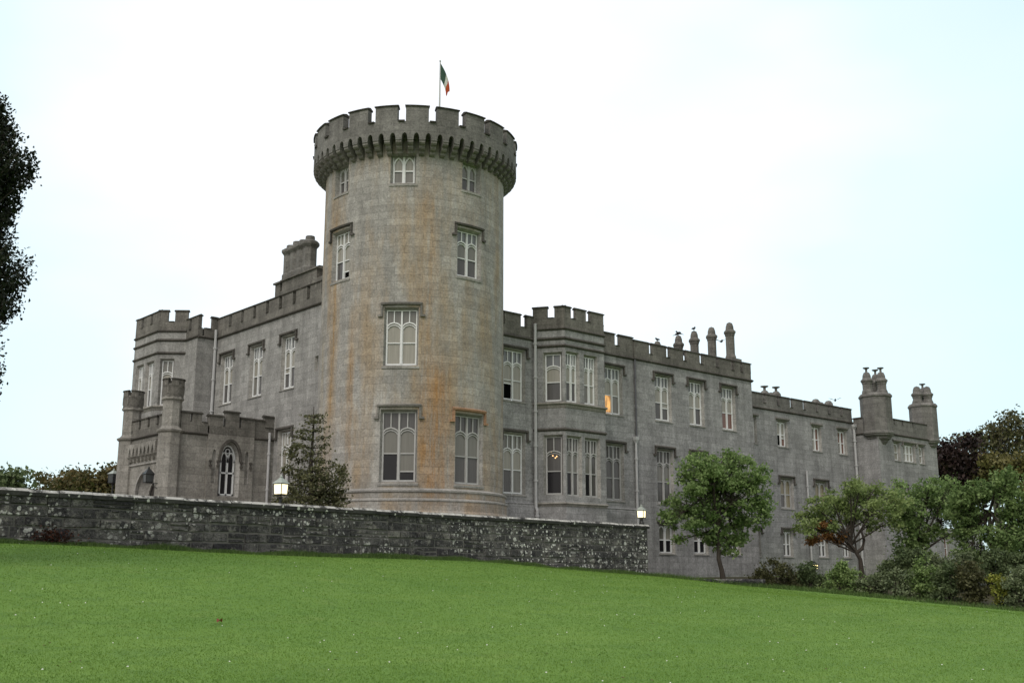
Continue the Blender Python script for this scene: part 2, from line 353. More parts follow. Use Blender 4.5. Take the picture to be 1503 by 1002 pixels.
# ---------------------------------------------------------------- terrace wall of separate weathered stones
def lichen(t, p, sc, thr):
    v = t.n('ShaderNodeTexVoronoi', {'Vector': p, 'Scale': sc, 'Randomness': 1.}); rnd = t.n('ShaderNodeSeparateColor', {0: v.outputs['Color']})
    d = t.math('ADD', v.outputs['Distance'], t.math('MULTIPLY', t.math('SUBTRACT', t.noise(p, sc * 4, 3, .6), .5), .22))
    lim = t.math('MULTIPLY', t.math('POWER', rnd.outputs[0], 2.2), thr)
    return t.math('GREATER_THAN', lim, d)
def rubble_mat():
    t = NT('lichened_dark_wall_stone'); p = t.pos(); ti = t.attr('tint')
    col = t.mix(ti, c4(.060, .058, .061), c4(.185, .178, .168))
    col = t.mix(t.math('MULTIPLY', t.ramp(t.noise(p, .8, 6, .75), .42, .56), .65), col, c4(.026, .025, .029))
    col = t.mix(t.math('MULTIPLY', t.ramp(t.noise(p, 1.9, 6, .78), .52, .62), .85), col, c4(.26, .25, .225))
    col = t.mix(t.math('MULTIPLY', t.ramp(t.noise(p, 3.1, 5, .75), .53, .62), .65), col, c4(.014, .014, .017))
    reg = t.ramp(t.noise(p, .28, 3, .55), .40, .60)
    col = t.mix(t.math('MULTIPLY', lichen(t, p, 3.6, .40), reg), col, c4(.70, .70, .66))
    col = t.mix(t.math('MULTIPLY', lichen(t, p, 8.0, .62), reg), col, c4(.72, .72, .68))
    gr = t.noise(p, 14., 4, .75); col = t.mix(1., col, t.ramp(gr, .25, .75, c4(.5, .5, .5), c4(1.5, 1.5, 1.5)), 'MULTIPLY')
    t.color(col); t.bump(t.math('ADD', gr, t.math('MULTIPLY', t.noise(p, 3.5, 5, .7), 1.5)), 1., .07); return t.m
M['rubble'] = rubble_mat()
M['mortar'] = plain('old_lime_mortar', c4(.135, .130, .120), .95, .6, 5.)
def cope_mat():
    t = NT('lichened_wall_coping'); p = t.pos()
    col = t.mix(t.ramp(t.noise(p, 1.6, 5, .7), .35, .68), c4(.028, .027, .029), c4(.085, .082, .077))
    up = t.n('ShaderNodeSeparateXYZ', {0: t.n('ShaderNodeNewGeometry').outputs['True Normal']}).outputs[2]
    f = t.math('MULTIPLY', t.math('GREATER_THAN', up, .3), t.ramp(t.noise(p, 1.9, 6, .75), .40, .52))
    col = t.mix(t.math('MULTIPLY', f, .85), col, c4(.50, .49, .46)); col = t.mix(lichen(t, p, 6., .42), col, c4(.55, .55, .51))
    t.color(col); t.bump(t.noise(p, 9, 4, .7), .8, .04); return t.m
M['copetop'] = cope_mat()
def stone_wall(name, P0, P1, ztop, zbot, courses, label, cat, thick=.55, ret=None, cope=True, h0=.31, cm='copetop'):
    root = empty(name, (P0[0], P0[1], zbot(0)), label, cat)
    m = flat(P0, (P1[0] - P0[0], P1[1] - P0[1])); L = math.hypot(P1[0] - P0[0], P1[1] - P0[1])
    b = MB(); V = []; tint = []; r = random.Random(3)
    zb = min(zbot(k / 10) for k in range(11)) - .4
    core = MB(); core.box(m, 0, L, -thick, -.012, zb, ztop - .1)
    z = ztop - (.19 if cope else 0)
    rows = []
    while z > zb + .1:
        h = h0 * r.uniform(.78, 1.25); rows.append((z - h, z)); z -= h
    cnt = 0
    for (z0, z1) in rows:
        u = 0.
        while u < L:
            wd = min(r.choice((.28, .45, .6, .8, 1.0, 1.25)) * r.uniform(.75, 1.25), L - u + .001)
            if wd < .12: break
            k = r.random(); tv = r.uniform(0, .5) if k < .72 else r.uniform(.45, 1.0)
            parts = [(u, u + wd, z0, z1)]
            if r.random() < .22: zm = z0 + (z1 - z0) * r.uniform(.35, .65); parts = [(u, u + wd, z0, zm), (u, u + wd, zm, z1)]
            for (a, c, y0, y1) in parts:
                g = .004; e = .035; dd = r.uniform(.0, .055)
                j = lambda: r.uniform(-.028, .028)
                fr = [(a + g + e + j(), y0 + g + e + j()), (c - g - e + j(), y0 + g + e + j()), (c - g - e + j(), y1 - g - e + j()), (a + g + e + j(), y1 - g - e + j())]
                bk = [(a + g, y0 + g), (c - g, y0 + g), (c - g, y1 - g), (a + g, y1 - g)]
                F = [m(x, dd, y) for x, y in fr]; B = [m(x, -.06, y) for x, y in bk]
                s0 = len(b.v); b.poly(F)
                for q in range(4): b.poly([B[q], B[(q + 1) % 4], F[(q + 1) % 4], F[q]])
                tint += [tv] * (len(b.v) - s0)
            u += wd
    o = b.build('stonework', M['rubble'], root); core.build('mortar_core', M['mortar'], root)
    at = o.data.attributes.new('tint', 'FLOAT', 'POINT'); at.data.foreach_set('value', tint)
    if ret:
        c2 = MB(); mr = flat(P1, (ret[0] - P1[0], ret[1] - P1[1])); Lr = math.hypot(ret[0] - P1[0], ret[1] - P1[1])
        c2.box(mr, .01, Lr, -thick, -.002, zb, ztop - .1); c2.build('return_wall', M['rubble'], root)
    if cope:
        cb = MB(); u = -.02
        while u < L:
            wd = r.uniform(.8, 1.5); e = min(u + wd, L + .08); dz = r.uniform(-.012, .012)
            cb.run(m, u + .008, e - .008, [(.09 + dz, ztop - .19), (.11 + dz, ztop - .07 + dz), (.03 + dz, ztop + .012 + dz), (-thick - .05, ztop + dz), (-thick - .05, ztop - .19)]); u = e
        if ret: cb.run(mr, .1, Lr, [(.06, ztop - .15), (.07, ztop - .03), (-.02, ztop), (-thick, ztop), (-thick, ztop - .15)])
        cb.build('coping', M[cm], root)
    for ch in root.children: ch.location = (-root.location.x, -root.location.y, -root.location.z)
    return root
def zb_main(t): return gz(WA[0] + (WB[0] - WA[0]) * t, WA[1] + (WB[1] - WA[1]) * t - .1)
stone_wall('terrace_wall', WA, WB, 4.02, zb_main, 6, 'long dark stone terrace wall spotted with white lichen between lawn and castle', 'wall', ret=(10.4, -1.86))
stone_wall('low_stone_wall', (10.9, -6.65), (16.0, -10.05), 1.24, lambda t: .6, 2, 'low lichened stone edging wall beside the lawn at the foot of the long wing', 'wall', thick=.45, h0=.24, cm='rubble')

# ---------------------------------------------------------------- the castle
castle = empty('castle', (0, 0, 1.0), 'grey limestone castle with a tall round corner tower and battlemented wings behind the terrace wall', 'castle')
CO = (0, 0, 1.0)
def part(b, name, mats, parent=castle, label=None, smooth=False):
    o = b.build(name, mats, parent, origin=CO if True else None, smooth=smooth)
    if parent is not castle: o.location = (0, 0, 0)
    if label: o['label'] = label
    return o
def rect(u0, u1, z0, z1): return [(u0, z0), (u1, z0), (u1, z1), (u0, z1)]
def sheet(b, m, outer, holes, mi=0, d=0.):
    loops = [[Vector((p[0], p[1], 0)) for p in outer]] + [[Vector((p[0], p[1], 0)) for p in h] for h in holes]
    flatp = [p for l in loops for p in l]
    for tri in tessellate_polygon(loops):
        q = [flatp[i] for i in tri]
        if (q[1] - q[0]).cross(q[2] - q[0]).z < 0: q = [q[0], q[2], q[1]]
        b.poly([m(p.x, d, p.y) for p in q], [(p.x, p.y) for p in q], mi)
def reveal(b, m, outer, inner, depth, mi=0):
    n = len(outer)
    for i in range(n):
        a, c = outer[i], outer[(i + 1) % n]; e, f = inner[(i + 1) % n], inner[i]
        b.poly([m(a[0], 0, a[1]), m(c[0], 0, c[1]), m(e[0], -depth, e[1]), m(f[0], -depth, f[1])], [a, c, e, f], mi)
SP, DEP = .10, .24                     # splay and depth of every window reveal
def arch(u0, u1, zs, rise, n=8, point=.0):
    "depressed pointed arch from (u0,zs) to (u1,zs)"
    c = (u0 + u1) / 2; h = (u1 - u0) / 2; out = []
    for i in range(n + 1):
        t = -1 + 2 * i / n; e = abs(t)
        out.append((c + h * t, zs + rise * ((1 - e**2.4)**.62 * (1 - point) + point * (1 - e)**.8 * 1.0)))
    return out
def window(m, u0, u1, z0, z1, kind='gothic', fr='white', pan=('net', 'net', 'netd', 'netd', 'blue'), hood='label', seg=1, label=None, drop=.42, sill=True, hm='string', dep=DEP, ext=None):
    """frames of one window in a wall frame m; the panes and the hood mould are its children"""
    w_, h_ = u1 - u0, z1 - z0; b = MB(); g = MB(); d0, d1 = -dep - .02, -dep + .06
    def bar(a, c, y0, y1, dd=0.): b.box(m, a, c, d0, d1 + dd, y0, y1, skip='kb')
    def pane(a, c, y0, y1, k): g.poly([m(a, -dep, y0), m(c, -dep, y0), m(c, -dep, y1), m(a, -dep, y1)], [(a, y0), (c, y0), (c, y1), (a, y1)], k)
    f = .052; uc = (u0 + u1) / 2
    if kind in ('gothic', 'single', 'gothic_t'):
        zt = z0 + h_ * (.755 if kind != 'single' else .74); zm = z0 + h_ * .36 if kind == 'gothic_t' else z0 + h_ * .40
        if kind == 'gothic_t': zm = z0 + h_ * .42
        ls = [(u0, uc), (uc, u1)] if kind != 'single' else [(u0, u1)]
        bar(u0, u0 + f, z0, z1); bar(u1 - f, u1, z0, z1); bar(u0 + f, u1 - f, z1 - f, z1); bar(u0 + f, u1 - f, z0, z0 + f + .02)
        if kind != 'single': bar(uc - .042, uc + .042, z0 + f, z1 - f, .025)
        for i, (a, c) in enumerate(ls):
            a += f if i == 0 else .05; c -= f if i == len(ls) - 1 else .05; ww = c - a
            rise = ww * (.28 if kind != 'single' else .20)
            A = arch(a, c, zt - rise * .75, rise, 10, .35)
            b.ribbon(m, A, .06, d0, d1 + .012); b.ribbon(m, [(x, y - .12) for x, y in arch(a + .03, c - .03, zt - rise * .75, rise, 10, .25)], .035, d0, d1)
            bar((a + c) / 2 - .025, (a + c) / 2 + .025, zt + rise * .22, z1 - f)
            bar(a, c, zm - .026, zm + .026, -.008)
            bar(a, a + .025, z0 + f, zt - rise * .6, -.012); bar(c - .025, c, z0 + f, zt - rise * .6, -.012)
            op = pan[2 + i] if len(ls) > 1 else pan[2]
            if isinstance(op, tuple):             # raised sash: a bar part way up the lower light
                zz = z0 + (zm - z0) * op[1]; bar(a, c, zz - .03, zz + .03, -.02); pane(a, c, z0, zz, 2 + i); pane(a, c, zz, zm, i)
            else: pane(a, c, z0, zm, 2 + i)
            pane(a, c, zm, zt, i); pane(a, c, zt, z1, 4)
    elif kind in ('two', 'lancets', 'three'):
        n = 3 if kind == 'three' else 2; zm = z0 + h_ * .47
        bar(u0, u0 + f * .8, z0, z1); bar(u1 - f * .8, u1, z0, z1); bar(u0, u1, z0, z0 + f)
        cw = w_ / n
        for i in range(n):
            a, c = u0 + cw * i, u0 + cw * (i + 1)
            if i: bar(a - .055, a + .055, z0, z1, .02)
            a += .05; c -= .05; ww = c - a; rise = ww * (.75 if kind == 'lancets' else .5)
            A = arch(a, c, z1 - rise - .05, rise, 10, .55 if kind == 'lancets' else .15)
            b.ribbon(m, A, .07, d0, d1)
            for p, q in zip(A, A[1:]): b.poly([m(p[0], d1 - .01, p[1]), m(q[0], d1 - .01, q[1]), m(q[0], d1 - .01, z1), m(p[0], d1 - .01, z1)], None, 1)   # spandrel stone
            bar(a, c, zm - .035, zm + .035, -.008); bar(a, a + .035, z0 + f, z1 - rise, -.01); bar(c - .035, c, z0 + f, z1 - rise, -.01)
            op = pan[min(2 + i, 3)]
            if isinstance(op, tuple): zz = z0 + (zm - z0) * op[1]; bar(a, c, zz - .03, zz + .03, -.02); pane(a, c, z0, zz, min(2 + i, 3)); pane(a, c, zz, zm, min(i, 1))
            else: pane(a, c, z0, zm, min(2 + i, 3))
            pane(a, c, zm, z1 - .03, min(i, 1))
    elif kind == 'slim':
        zm = z0 + h_ * .45; bar(u0, u0 + f, z0, z1); bar(u1 - f, u1, z0, z1); bar(u0, u1, z0, z0 + f); bar(u0, u1, zm - .03, zm + .03)
        A = arch(u0 + f, u1 - f, z1 - w_ * .4, w_ * .35, 8, .15); b.ribbon(m, A, .06, d0, d1)
        for p, q in zip(A, A[1:]): b.poly([m(p[0], d1 - .01, p[1]), m(q[0], d1 - .01, q[1]), m(q[0], d1 - .01, z1), m(p[0], d1 - .01, z1)], None, 1)
        pane(u0, u1, z0, zm, 2); pane(u0, u1, zm, z1 - .02, 0)
    o = part(b, 'window', [M[fr], M['dress']], castle, label)
    names = [(p[0] if isinstance(p, tuple) else p) for p in pan]
    part(g, 'pane', [M[k] for k in names], o)
    if hood:
        hb = MB(); e = .17
        pr = [(-.01, z1 + .12), (.12, z1 + .16), (.13, z1 + .24), (-.01, z1 + .31)]
        ex0, ex1 = (u0 - SP - e, u1 + SP + e)
        hb.run(m, ex0, ex1, pr, n=seg)
        if hood == 'label':
            for a in (ex0, ex1 - .1):
                hb.box(m, a, a + .1, -.01, .11, z1 + .16 - drop, z1 + .165); 
            hb.box(m, ex0 - .13, ex0 + .1, -.01, .12, z1 + .06 - drop, z1 + .16 - drop); hb.box(m, ex1 - .1, ex1 + .13, -.01, .12, z1 + .06 - drop, z1 + .16 - drop)
        part(hb, 'hood_mould', M[hm], o)
    if sill:
        sb = MB(); sb.run(m, u0 - SP - .05, u1 + SP + .05, [(-dep, z0 - .13), (.05, z0 - .13), (.05, z0 - .07), (-dep, z0 - .005)], n=seg); part(sb, 'sill', M['dress'], o)
    return o
def merlons(b, cb, m, u0, u1, zc, zt, pattern, th=.22, seg=1, over=.05):
    """crenellated top: pattern = list of (start, end) merlons; cb gets the copings"""
    ct = .13; cb = b
    for (a, c) in pattern:
        b.box(m, a, c, -th, 0, zc, zt - ct, n=seg, skip='b')
        cb.run(m, a - over, c + over, [(over, zt - ct), (over, zt - ct + .05), (-th * .5, zt), (-th - over, zt - ct + .05), (-th - over, zt - ct)], n=seg, mi=1)
    p = sorted(pattern); edges = [u0] + [x for q in p for x in q] + [u1]
    for a, c in zip(edges[0::2], edges[1::2]):
        if c - a > .05: cb.run(m, a + over, c - over, [(over, zc - .001), (over, zc + .03), (-th - over, zc + .07), (-th - over, zc - .001)], n=1, mi=1)
def even(u0, u1, pitch, gap, start=None):
    n = max(1, round((u1 - u0) / pitch)); p = (u1 - u0 + gap) / n
    return [(u0 + i * p, u0 + i * p + p - gap) for i in range(n)]
def wall_face(b, m, u0, u1, z0, z1, wins, outer=None):
    holes = []
    for (a, c, y0, y1) in wins:
        o = rect(a - SP, c + SP, y0 - .05, y1 + SP); i = rect(a, c, y0, y1)
        holes.append(o); reveal(b, m, o, i, DEP, 1)
    sheet(b, m, outer or rect(u0, u1, z0, z1), holes)
def string(b, m, u0, u1, z, h=.14, o=.12, seg=1): b.run(m, u0, u1, [(-.02, z - h), (o, z - h * .35), (o, z), (-.02, z + h * .55)], n=seg)

NETS = (('net', 'net', 'netd', 'mid', 'blue'), ('net', 'net', 'net', 'netd', 'blue'), ('net', 'net', 'mid', 'mid', 'blue'))
UP = {}

# ---- round tower
TR = 4.8; mt = cyl(TR)
def uT(deg): return R_(deg) * TR
def tower():
    W = []   # (centre deg, half width, z0, z1)
    for cdeg, hw, z0, z1 in ((-133.6, .55, 20.6, 22.02), (-89.6, .5, 20.6, 22.0), (-178.5, .5, 20.6, 22.0), (-90.6, .66, 16.05, 18.4), (-177.2, .66, 16.0, 18.45),
                             (-132.8, .75, 11.37, 14.1), (-133.0, .80, 5.79, 9.1), (-89.2, .78, 5.76, 9.04)):
        W.append((uT(cdeg), hw, z0, z1))
    b = MB(); H = [(u - h - SP, u + h + SP, z0 - .05, z1 + SP, u, h, z0, z1) for u, h, z0, z1 in W]
    us = sorted(set([round(uT(a), 4) for a in range(-300, 61, 3)] + [round(x, 4) for q in H for x in q[:2]] )); zs = sorted(set([3.0, 23.05] + [x for q in H for x in q[2:4]]))
    for a, c in zip(us, us[1:]):
        for z0, z1 in zip(zs, zs[1:]):
            um, zm = (a + c) / 2, (z0 + z1) / 2
            if any(q[0] < um < q[1] and q[2] < zm < q[3] for q in H): continue
            b.poly([mt(a, 0, z0), mt(c, 0, z0), mt(c, 0, z1), mt(a, 0, z1)], [(a, z0), (c, z0), (c, z1), (a, z1)])
    frames = []
    for q in H:
        uc = q[4]; th = uc / TR; m = flat(((TR) * math.cos(th), TR * math.sin(th)), (-math.sin(th), math.cos(th)))  # tangent plane; outward normal must be radial
        m = (lambda th: (lambda u, d, z: ((TR + d) * math.cos(th) - u * math.sin(th), (TR + d) * math.sin(th) + u * math.cos(th), z)))(th)
        dep = DEP + .08; cols = [x for x in us if q[0] - 1e-3 <= x <= q[1] + 1e-3]
        for x0, x1 in zip(cols, cols[1:]):
            f0, f1 = [(x - q[0]) / (q[1] - q[0]) * 2 * q[5] - q[5] for x in (x0, x1)]
            b.poly([mt(x0, 0, q[3]), mt(x1, 0, q[3]), m(f1, -dep, q[7]), m(f0, -dep, q[7])], [(x0, q[3]), (x1, q[3]), (x1, q[3] + .3), (x0, q[3] + .3)], 1)
            b.poly([mt(x0, 0, q[2]), mt(x1, 0, q[2]), m(f1, -dep, q[6]), m(f0, -dep, q[6])], [(x0, q[2]), (x1, q[2]), (x1, q[2] - .3), (x0, q[2] - .3)], 1)
        for x, f in ((q[0], -q[5]), (q[1], q[5])):
            b.poly([mt(x, 0, q[2]), mt(x, 0, q[3]), m(f, -dep, q[7]), m(f, -dep, q[6])], [(x, q[2]), (x, q[3]), (x + .3, q[7]), (x + .3, q[6])], 1)
        frames.append((m, uc, q[5], q[6], q[7]))
    n = 72; b.poly([mt(uT(360 * i / n), -.02, 23.04) for i in range(n)])
    tw = part(b, 'round_tower', [M['tower'], M['dress']])
    # plinth mouldings
    pb = MB(); a0, a1 = uT(-300), uT(60)
    pb.run(mt, a0, a1, [(0, 3.0), (.30, 3.0), (.30, 4.30), (.22, 4.42), (.22, 4.86), (.13, 4.95), (.13, 5.26), (0, 5.27)], n=90, caps=False)
    part(pb, 'plinth', M['tower'], tw)
    sb = MB(); sb2 = MB(); sb.run(mt, a0, a1, [(.12, 5.25), (.19, 5.30), (.20, 5.37), (0.0, 5.47)], n=90, caps=False); sb2.run(mt, a0, a1, [(.21, 4.84), (.26, 4.88), (.26, 4.94), (.12, 5.0)], n=90, caps=False)
    part(sb, 'string_course', M['dress'], tw); part(sb2, 'string_course', M['dress'], tw)
    # machicolation: stepped corbels carrying pointed arches
    NA = 58; RP = 5.49; mp_ = cyl(RP); cb = MB(); st = 2 * math.pi / NA
    for k in range(NA):
        th = k * st + .02; u = th * TR; hw = .125
        cb.run(mt, u - hw, u + hw, [(-.02, 21.98), (.10, 22.0), (.20, 22.06), (.23, 22.18), (.36, 22.20), (.44, 22.27), (.46, 22.38), (.58, 22.40), (.655, 22.47), (.66, 22.62), (-.02, 22.64)])
    part(cb, 'corbel_table', M['corbel'], tw)
    ab = MB(); seg = 10; ztop = 23.55
    for k in range(NA):
        t0 = (k - .5) * st + .02 + st / 2; hwid = .145 / RP
        ts = [t0 + hwid + (st - 2 * hwid) * i / seg for i in range(seg + 1)]
        zl = [22.58 + .10 * (i not in (0, seg)) + .27 * (1 - abs(2 * i / seg - 1)**1.9)**.6 for i in range(seg + 1)]
        pts = [(t0, 22.58), (t0 + hwid, 22.58)] + list(zip(ts, zl))[1:-1] + [(t0 + st - hwid, 22.58), (t0 + st, 22.58)]
        for (a, za), (c, zc) in zip(pts, pts[1:]):
            ua, uc = a * RP, c * RP
            ab.poly([mp_(ua, 0, za), mp_(uc, 0, zc), mp_(uc, 0, ztop), mp_(ua, 0, ztop)], [(ua, za), (uc, zc), (uc, ztop), (ua, ztop)])
            ab.poly([mp_(ua, -.72, za), mp_(uc, -.72, zc), mp_(uc, 0, zc), mp_(ua, 0, za)], [(ua, za), (uc, zc), (uc, zc + .5), (ua, za + .5)])
    n = 88
    for i in range(n):
        a, c = 2 * math.pi * i / n * RP, 2 * math.pi * (i + 1) / n * RP
        ab.poly([mp_(a, 0, ztop), mp_(c, 0, ztop), mp_(c, -.5, ztop), mp_(a, -.5, ztop)]); ab.poly([mp_(c, -.5, 22.8), mp_(a, -.5, 22.8), mp_(a, -.5, ztop), mp_(c, -.5, ztop)])
    NM = 22; per = 2 * math.pi / NM; ph = R_(-134.0); gap = .42
    pat = [((ph + i * per) * RP + gap / 2, (ph + (i + 1) * per) * RP - gap / 2) for i in range(NM)]
    for (a, c) in pat:
        ab.box(mp_, a, c, -.4, 0, ztop, 24.36, n=4, skip='b')
        ab.run(mp_, a - .04, c + .04, [(.06, 24.34), (.07, 24.40), (-.2, 24.49), (-.46, 24.42), (-.46, 24.34)], n=4, mi=1)
        ab.run(mp_, c + .05, c + gap - .05, [(.07, ztop - .03), (.08, ztop + .05), (-.2, ztop + .08), (-.56, ztop + .06), (-.56, ztop + .002)], n=1, mi=1)
    part(ab, 'parapet', [M['parapetg'], M['coping']], tw)
    kinds = ['lancets'] * 3 + ['gothic'] * 5
    pans = [('net', 'net', 'netd', 'netd', 'blue'), ('netd', 'netd', 'mid', 'mid', 'blue'), ('netd', 'netd', 'mid', 'mid', 'blue'), ('netd', 'netd', 'mid', 'mid', 'blue'), ('net', 'net', 'mid', ('void', .4), 'net'),
            ('net', 'net', 'net', 'net', 'netd'), ('netd', 'netd', 'dark', ('dark', .36), 'mid'), ('netd', 'netd', 'mid', 'mid', 'mid')]
    labs = ['small white twin lancet window under the tower corbels', None, None, 'white twin-light window high on the right of the round tower', 'white twin-light window high on the left of the round tower', 'white curtained twin-light window in the middle of the round tower', 'tall grey twin-light window at the tower foot with dark lower panes', 'tall grey twin-light window under a rust-stained hood mould at the tower foot']
    for i, (m, uc, h, z0, z1) in enumerate(frames):
        fr = 'greyp' if i in (1, 2, 6, 7) else 'white'
        wdw = window(m, -h, h, z0, z1, kinds[i], fr, pans[i], hood=None, sill=False, label=labs[i], dep=DEP + .08)
        if i >= 3:
            hb = MB(); e = .16; zz = z1
            hb.run(mt, uc - h - SP - e, uc + h + SP + e, [(-.02, zz + .18), (.11, zz + .23), (.13, zz + .31), (-.02, zz + .38)], n=8)
            for a in (uc - h - SP - e, uc + h + SP + e - .1):
                hb.box(mt, a, a + .1, -.02, .10, zz - .26, zz + .20)
            for a in (uc - h - SP - e - .14, uc + h + SP + e - .1): hb.box(mt, a, a + .24, -.02, .11, zz - .36, zz - .26)
            part(hb, 'hood_mould', M['rustdress' if i == 7 else 'string' if i in (3, 4) else 'corbel'], wdw)
        sb = MB(); sb.run(mt, uc - h - SP - .06, uc + h + SP + .06, [(-.2, z0 - .2), (.04, z0 - .2), (.05, z0 - .1), (-.2, z0 - .02)], n=6); part(sb, 'sill', M['dress'], wdw)
tower()

# ---- generic flat block: front with windows, returns, roof
def block(name, mats, faces, roof_z, foot, label=None):
    """faces: list of (frame, u0, u1, z0, z1, windows)"""
    b = MB()
    for (m, u0, u1, z0, z1, wins) in faces: wall_face(b, m, u0, u1, z0, z1, wins)
    if foot: b.poly([(x, y, roof_z) for x, y in foot])
    return part(b, name, mats, castle, label)
def crest(parent, runs, zc, zt, zs, pm='parapet', so=.12, extra=None):
    """parapet + coping + string course for frames runs: (frame, u0, u1, pattern or None)"""
    for (m, u0, u1, pat, s0, s1) in runs:
        b, sb = MB(), MB()
        b.box(m, u0, u1, -.30, 0, zs - .02, zc, skip='b')
        merlons(b, b, m, u0, u1, zc, zt, pat)
        string(sb, m, u0 + s0, u1 + s1, zs, o=so)
        part(b, 'parapet', [M[pm], M['coping']], parent); part(sb, 'string_course', M['string'], parent)

# ---- right-hand wing, middle (with the canted bay)
mA = flat((0, -1.79), (1, 0)); mC = flat((0, -1.86), (1, 0))
U1, G1 = (10.77, 13.5), (5.72, 8.88)
winA = [(4.93, 6.31), (12.86, 14.18)]
wa = block('wing', [M['wall'], M['dress']], [(mA, 4.0, 7.0, 1.0, 14.33, [(*winA[0], *U1), (*winA[0], *G1)]), (mA, 12.15, 15.38, 1.0, 14.33, [(*winA[1], *U1), (*winA[1], *G1)]), (mA, 7.0, 12.15, 1.0, 14.33, [])],
           14.5, [(4, -1.7), (15.38, -1.7), (15.38, 7), (0, 7)], 'middle stretch of the long wing beside the round tower')
crest(wa, [(mA, 4.3, 15.3, [(4.6, 6.12), (6.5, 7.9), (12.1, 13.25), (13.65, 14.1) if False else (12.2, 13.55), (14.35, 15.3)] if False else [(4.92, 6.1), (6.55, 7.6), (12.0, 12.35), (12.75, 13.7), (14.15, 15.3)], 0, 0)], 14.92, 15.7, 14.33)
window(mA, *winA[0], *U1, pan=('net', 'net', ('void', .82), 'net', 'blue'), label='white twin-light window with its lower left sash open beside the tower')
window(mA, *winA[0], *G1, pan=('net', 'net', 'mid', 'netd', 'netd'), label='tall white twin-light window beside the foot of the tower')
window(mA, *winA[1], *U1, pan=('net', 'net', 'lit', 'netd', 'blue'), label='white twin-light window with an orange lit lower pane right of the bay')
window(mA, *winA[1], *G1, fr='greyp', pan=('mid', 'mid', 'mid', 'mid', 'mid'), label='dim grey twin-light window at ground level right of the bay')
pl = MB(); pl.run(mA, 4.5, 15.36, [(0, 1.0), (.16, 1.0), (.16, 4.9), (.12, 5.15), (.15, 5.2), (0, 5.28)])
part(pl, 'plinth', M['wall'], wa)
# ---- canted bay of that wing
def bay(name, P, wallmat, zlist, winspec, zc, zt, zs, strings, pats, zbot, roof, pmat, fr, label, sills, so=.1):
    b = MB(); fr_ = []
    for k in range(3):
        a, c = P[k], P[k + 1]; m = flat(a, (c[0] - a[0], c[1] - a[1])); L = math.hypot(c[0] - a[0], c[1] - a[1]); fr_.append((m, L))
        wall_face(b, m, 0, L, zbot, zs, [(x0, x1, y0, y1) for (kk, x0, x1, y0, y1, *r) in winspec if kk == k])
    b.poly([(p[0], p[1], zs + .1) for p in P])
    w_ = part(b, name, [M[wallmat], M['dress']], castle, label)
    pb = MB(); SB = [MB() for z in strings]; LB = [MB() for z in sills]
    for k, (m, L) in enumerate(fr_):
        pb.box(m, 0, L, -.3, .012, zs - .02, zc, skip='b'); merlons(pb, pb, m, 0, L, zc, zt, pats[k])
        for sb, z in zip(SB, strings): string(sb, m, -.03, L + .03, z, o=so)
        for sb, (zz, hh, oo) in zip(LB, sills): sb.run(m, -.04, L + .04, [(-.02, zz - hh), (oo * .2, zz - hh * .8), (oo * .35, zz - hh * .35), (oo, zz - hh * .25), (oo, zz - hh * .05), (-.02, zz + .05)])
    part(pb, 'parapet', [M[pmat], M['coping']], w_)
    for sb in SB: part(sb, 'string_course', M['string'], w_)
    for sb in LB: part(sb, 'sill_course', M['porch'], w_)
    for (k, x0, x1, y0, y1, kind, pan, frm, lab) in winspec:
        window(fr_[k][0], x0, x1, y0, y1, kind, frm, pan, hood=None, sill=False, label=lab)
    return w_, fr_
PB = [(7.05, -1.80), (8.0, -3.30), (11.15, -3.30), (12.1, -1.80)]
bw, bf = bay('bay', PB, 'wall', None, [
    (0, .62, 1.52, 10.82, 13.45, 'single', ('net', 'net', 'mid', 'mid', 'blue'), 'white', 'single-light white window on the canted side of the upper bay'),
    (1, .20, 1.04, 10.8, 13.5, 'gothic', ('net', 'net', 'mid', 'mid', 'blue'), 'white', None), (1, 1.60, 2.48, 10.8, 13.48, 'gothic', ('net', 'net', 'netd', 'net', 'blue'), 'white', None),
    (0, .62, 1.52, 5.72, 8.85, 'single', ('mid', 'mid', 'dark', 'dark', 'mid'), 'greyp', 'grey window on the canted side of the lower bay with a lit chandelier behind it'),
    (1, .20, 1.14, 5.65, 8.82, 'gothic', ('netd', 'netd', 'dark', 'mid', 'mid'), 'greyp', None), (1, 1.60, 2.60, 5.65, 8.8, 'gothic', ('netd', 'mid', 'dark', 'mid', 'mid'), 'greyp', None)],
    15.5, 16.22, 14.9, [14.9, 14.34, 13.92, 9.26], [[(-.05, .78), (1.2, 1.80)], [(-.02, .52), (.92, 1.72), (2.1, 3.15)], [(.2, 1.0), (1.3, 1.7)]], 1.0, None, 'parapet', 'white', 'canted two-storey bay with tall windows right of the tower',
    [(10.72, .34, .15), (5.25, .2, .12)])
# the lit chandelier seen inside the lower bay: warm bulbs hung just behind the glass
mm = bf[0][0]
BULBS = []
for (u, z) in ((.92, 8.05), (1.0, 7.82), (1.22, 7.78), (1.14, 7.70)): cb_ = MB(); cb_.ellipsoid(mm(u, -DEP + .03, z), (.03, .03, .035), 8, 6); BULBS.append(cb_)
t = NT('glowing_chandelier_bulb'); t.b.inputs['Emission Color'].default_value = c4(1, .5, .15); t.b.inputs['Emission Strength'].default_value = 2.5; M['bulb'] = t.m
for cb_ in BULBS: part(cb_, 'chandelier_bulb', t.m, bw)

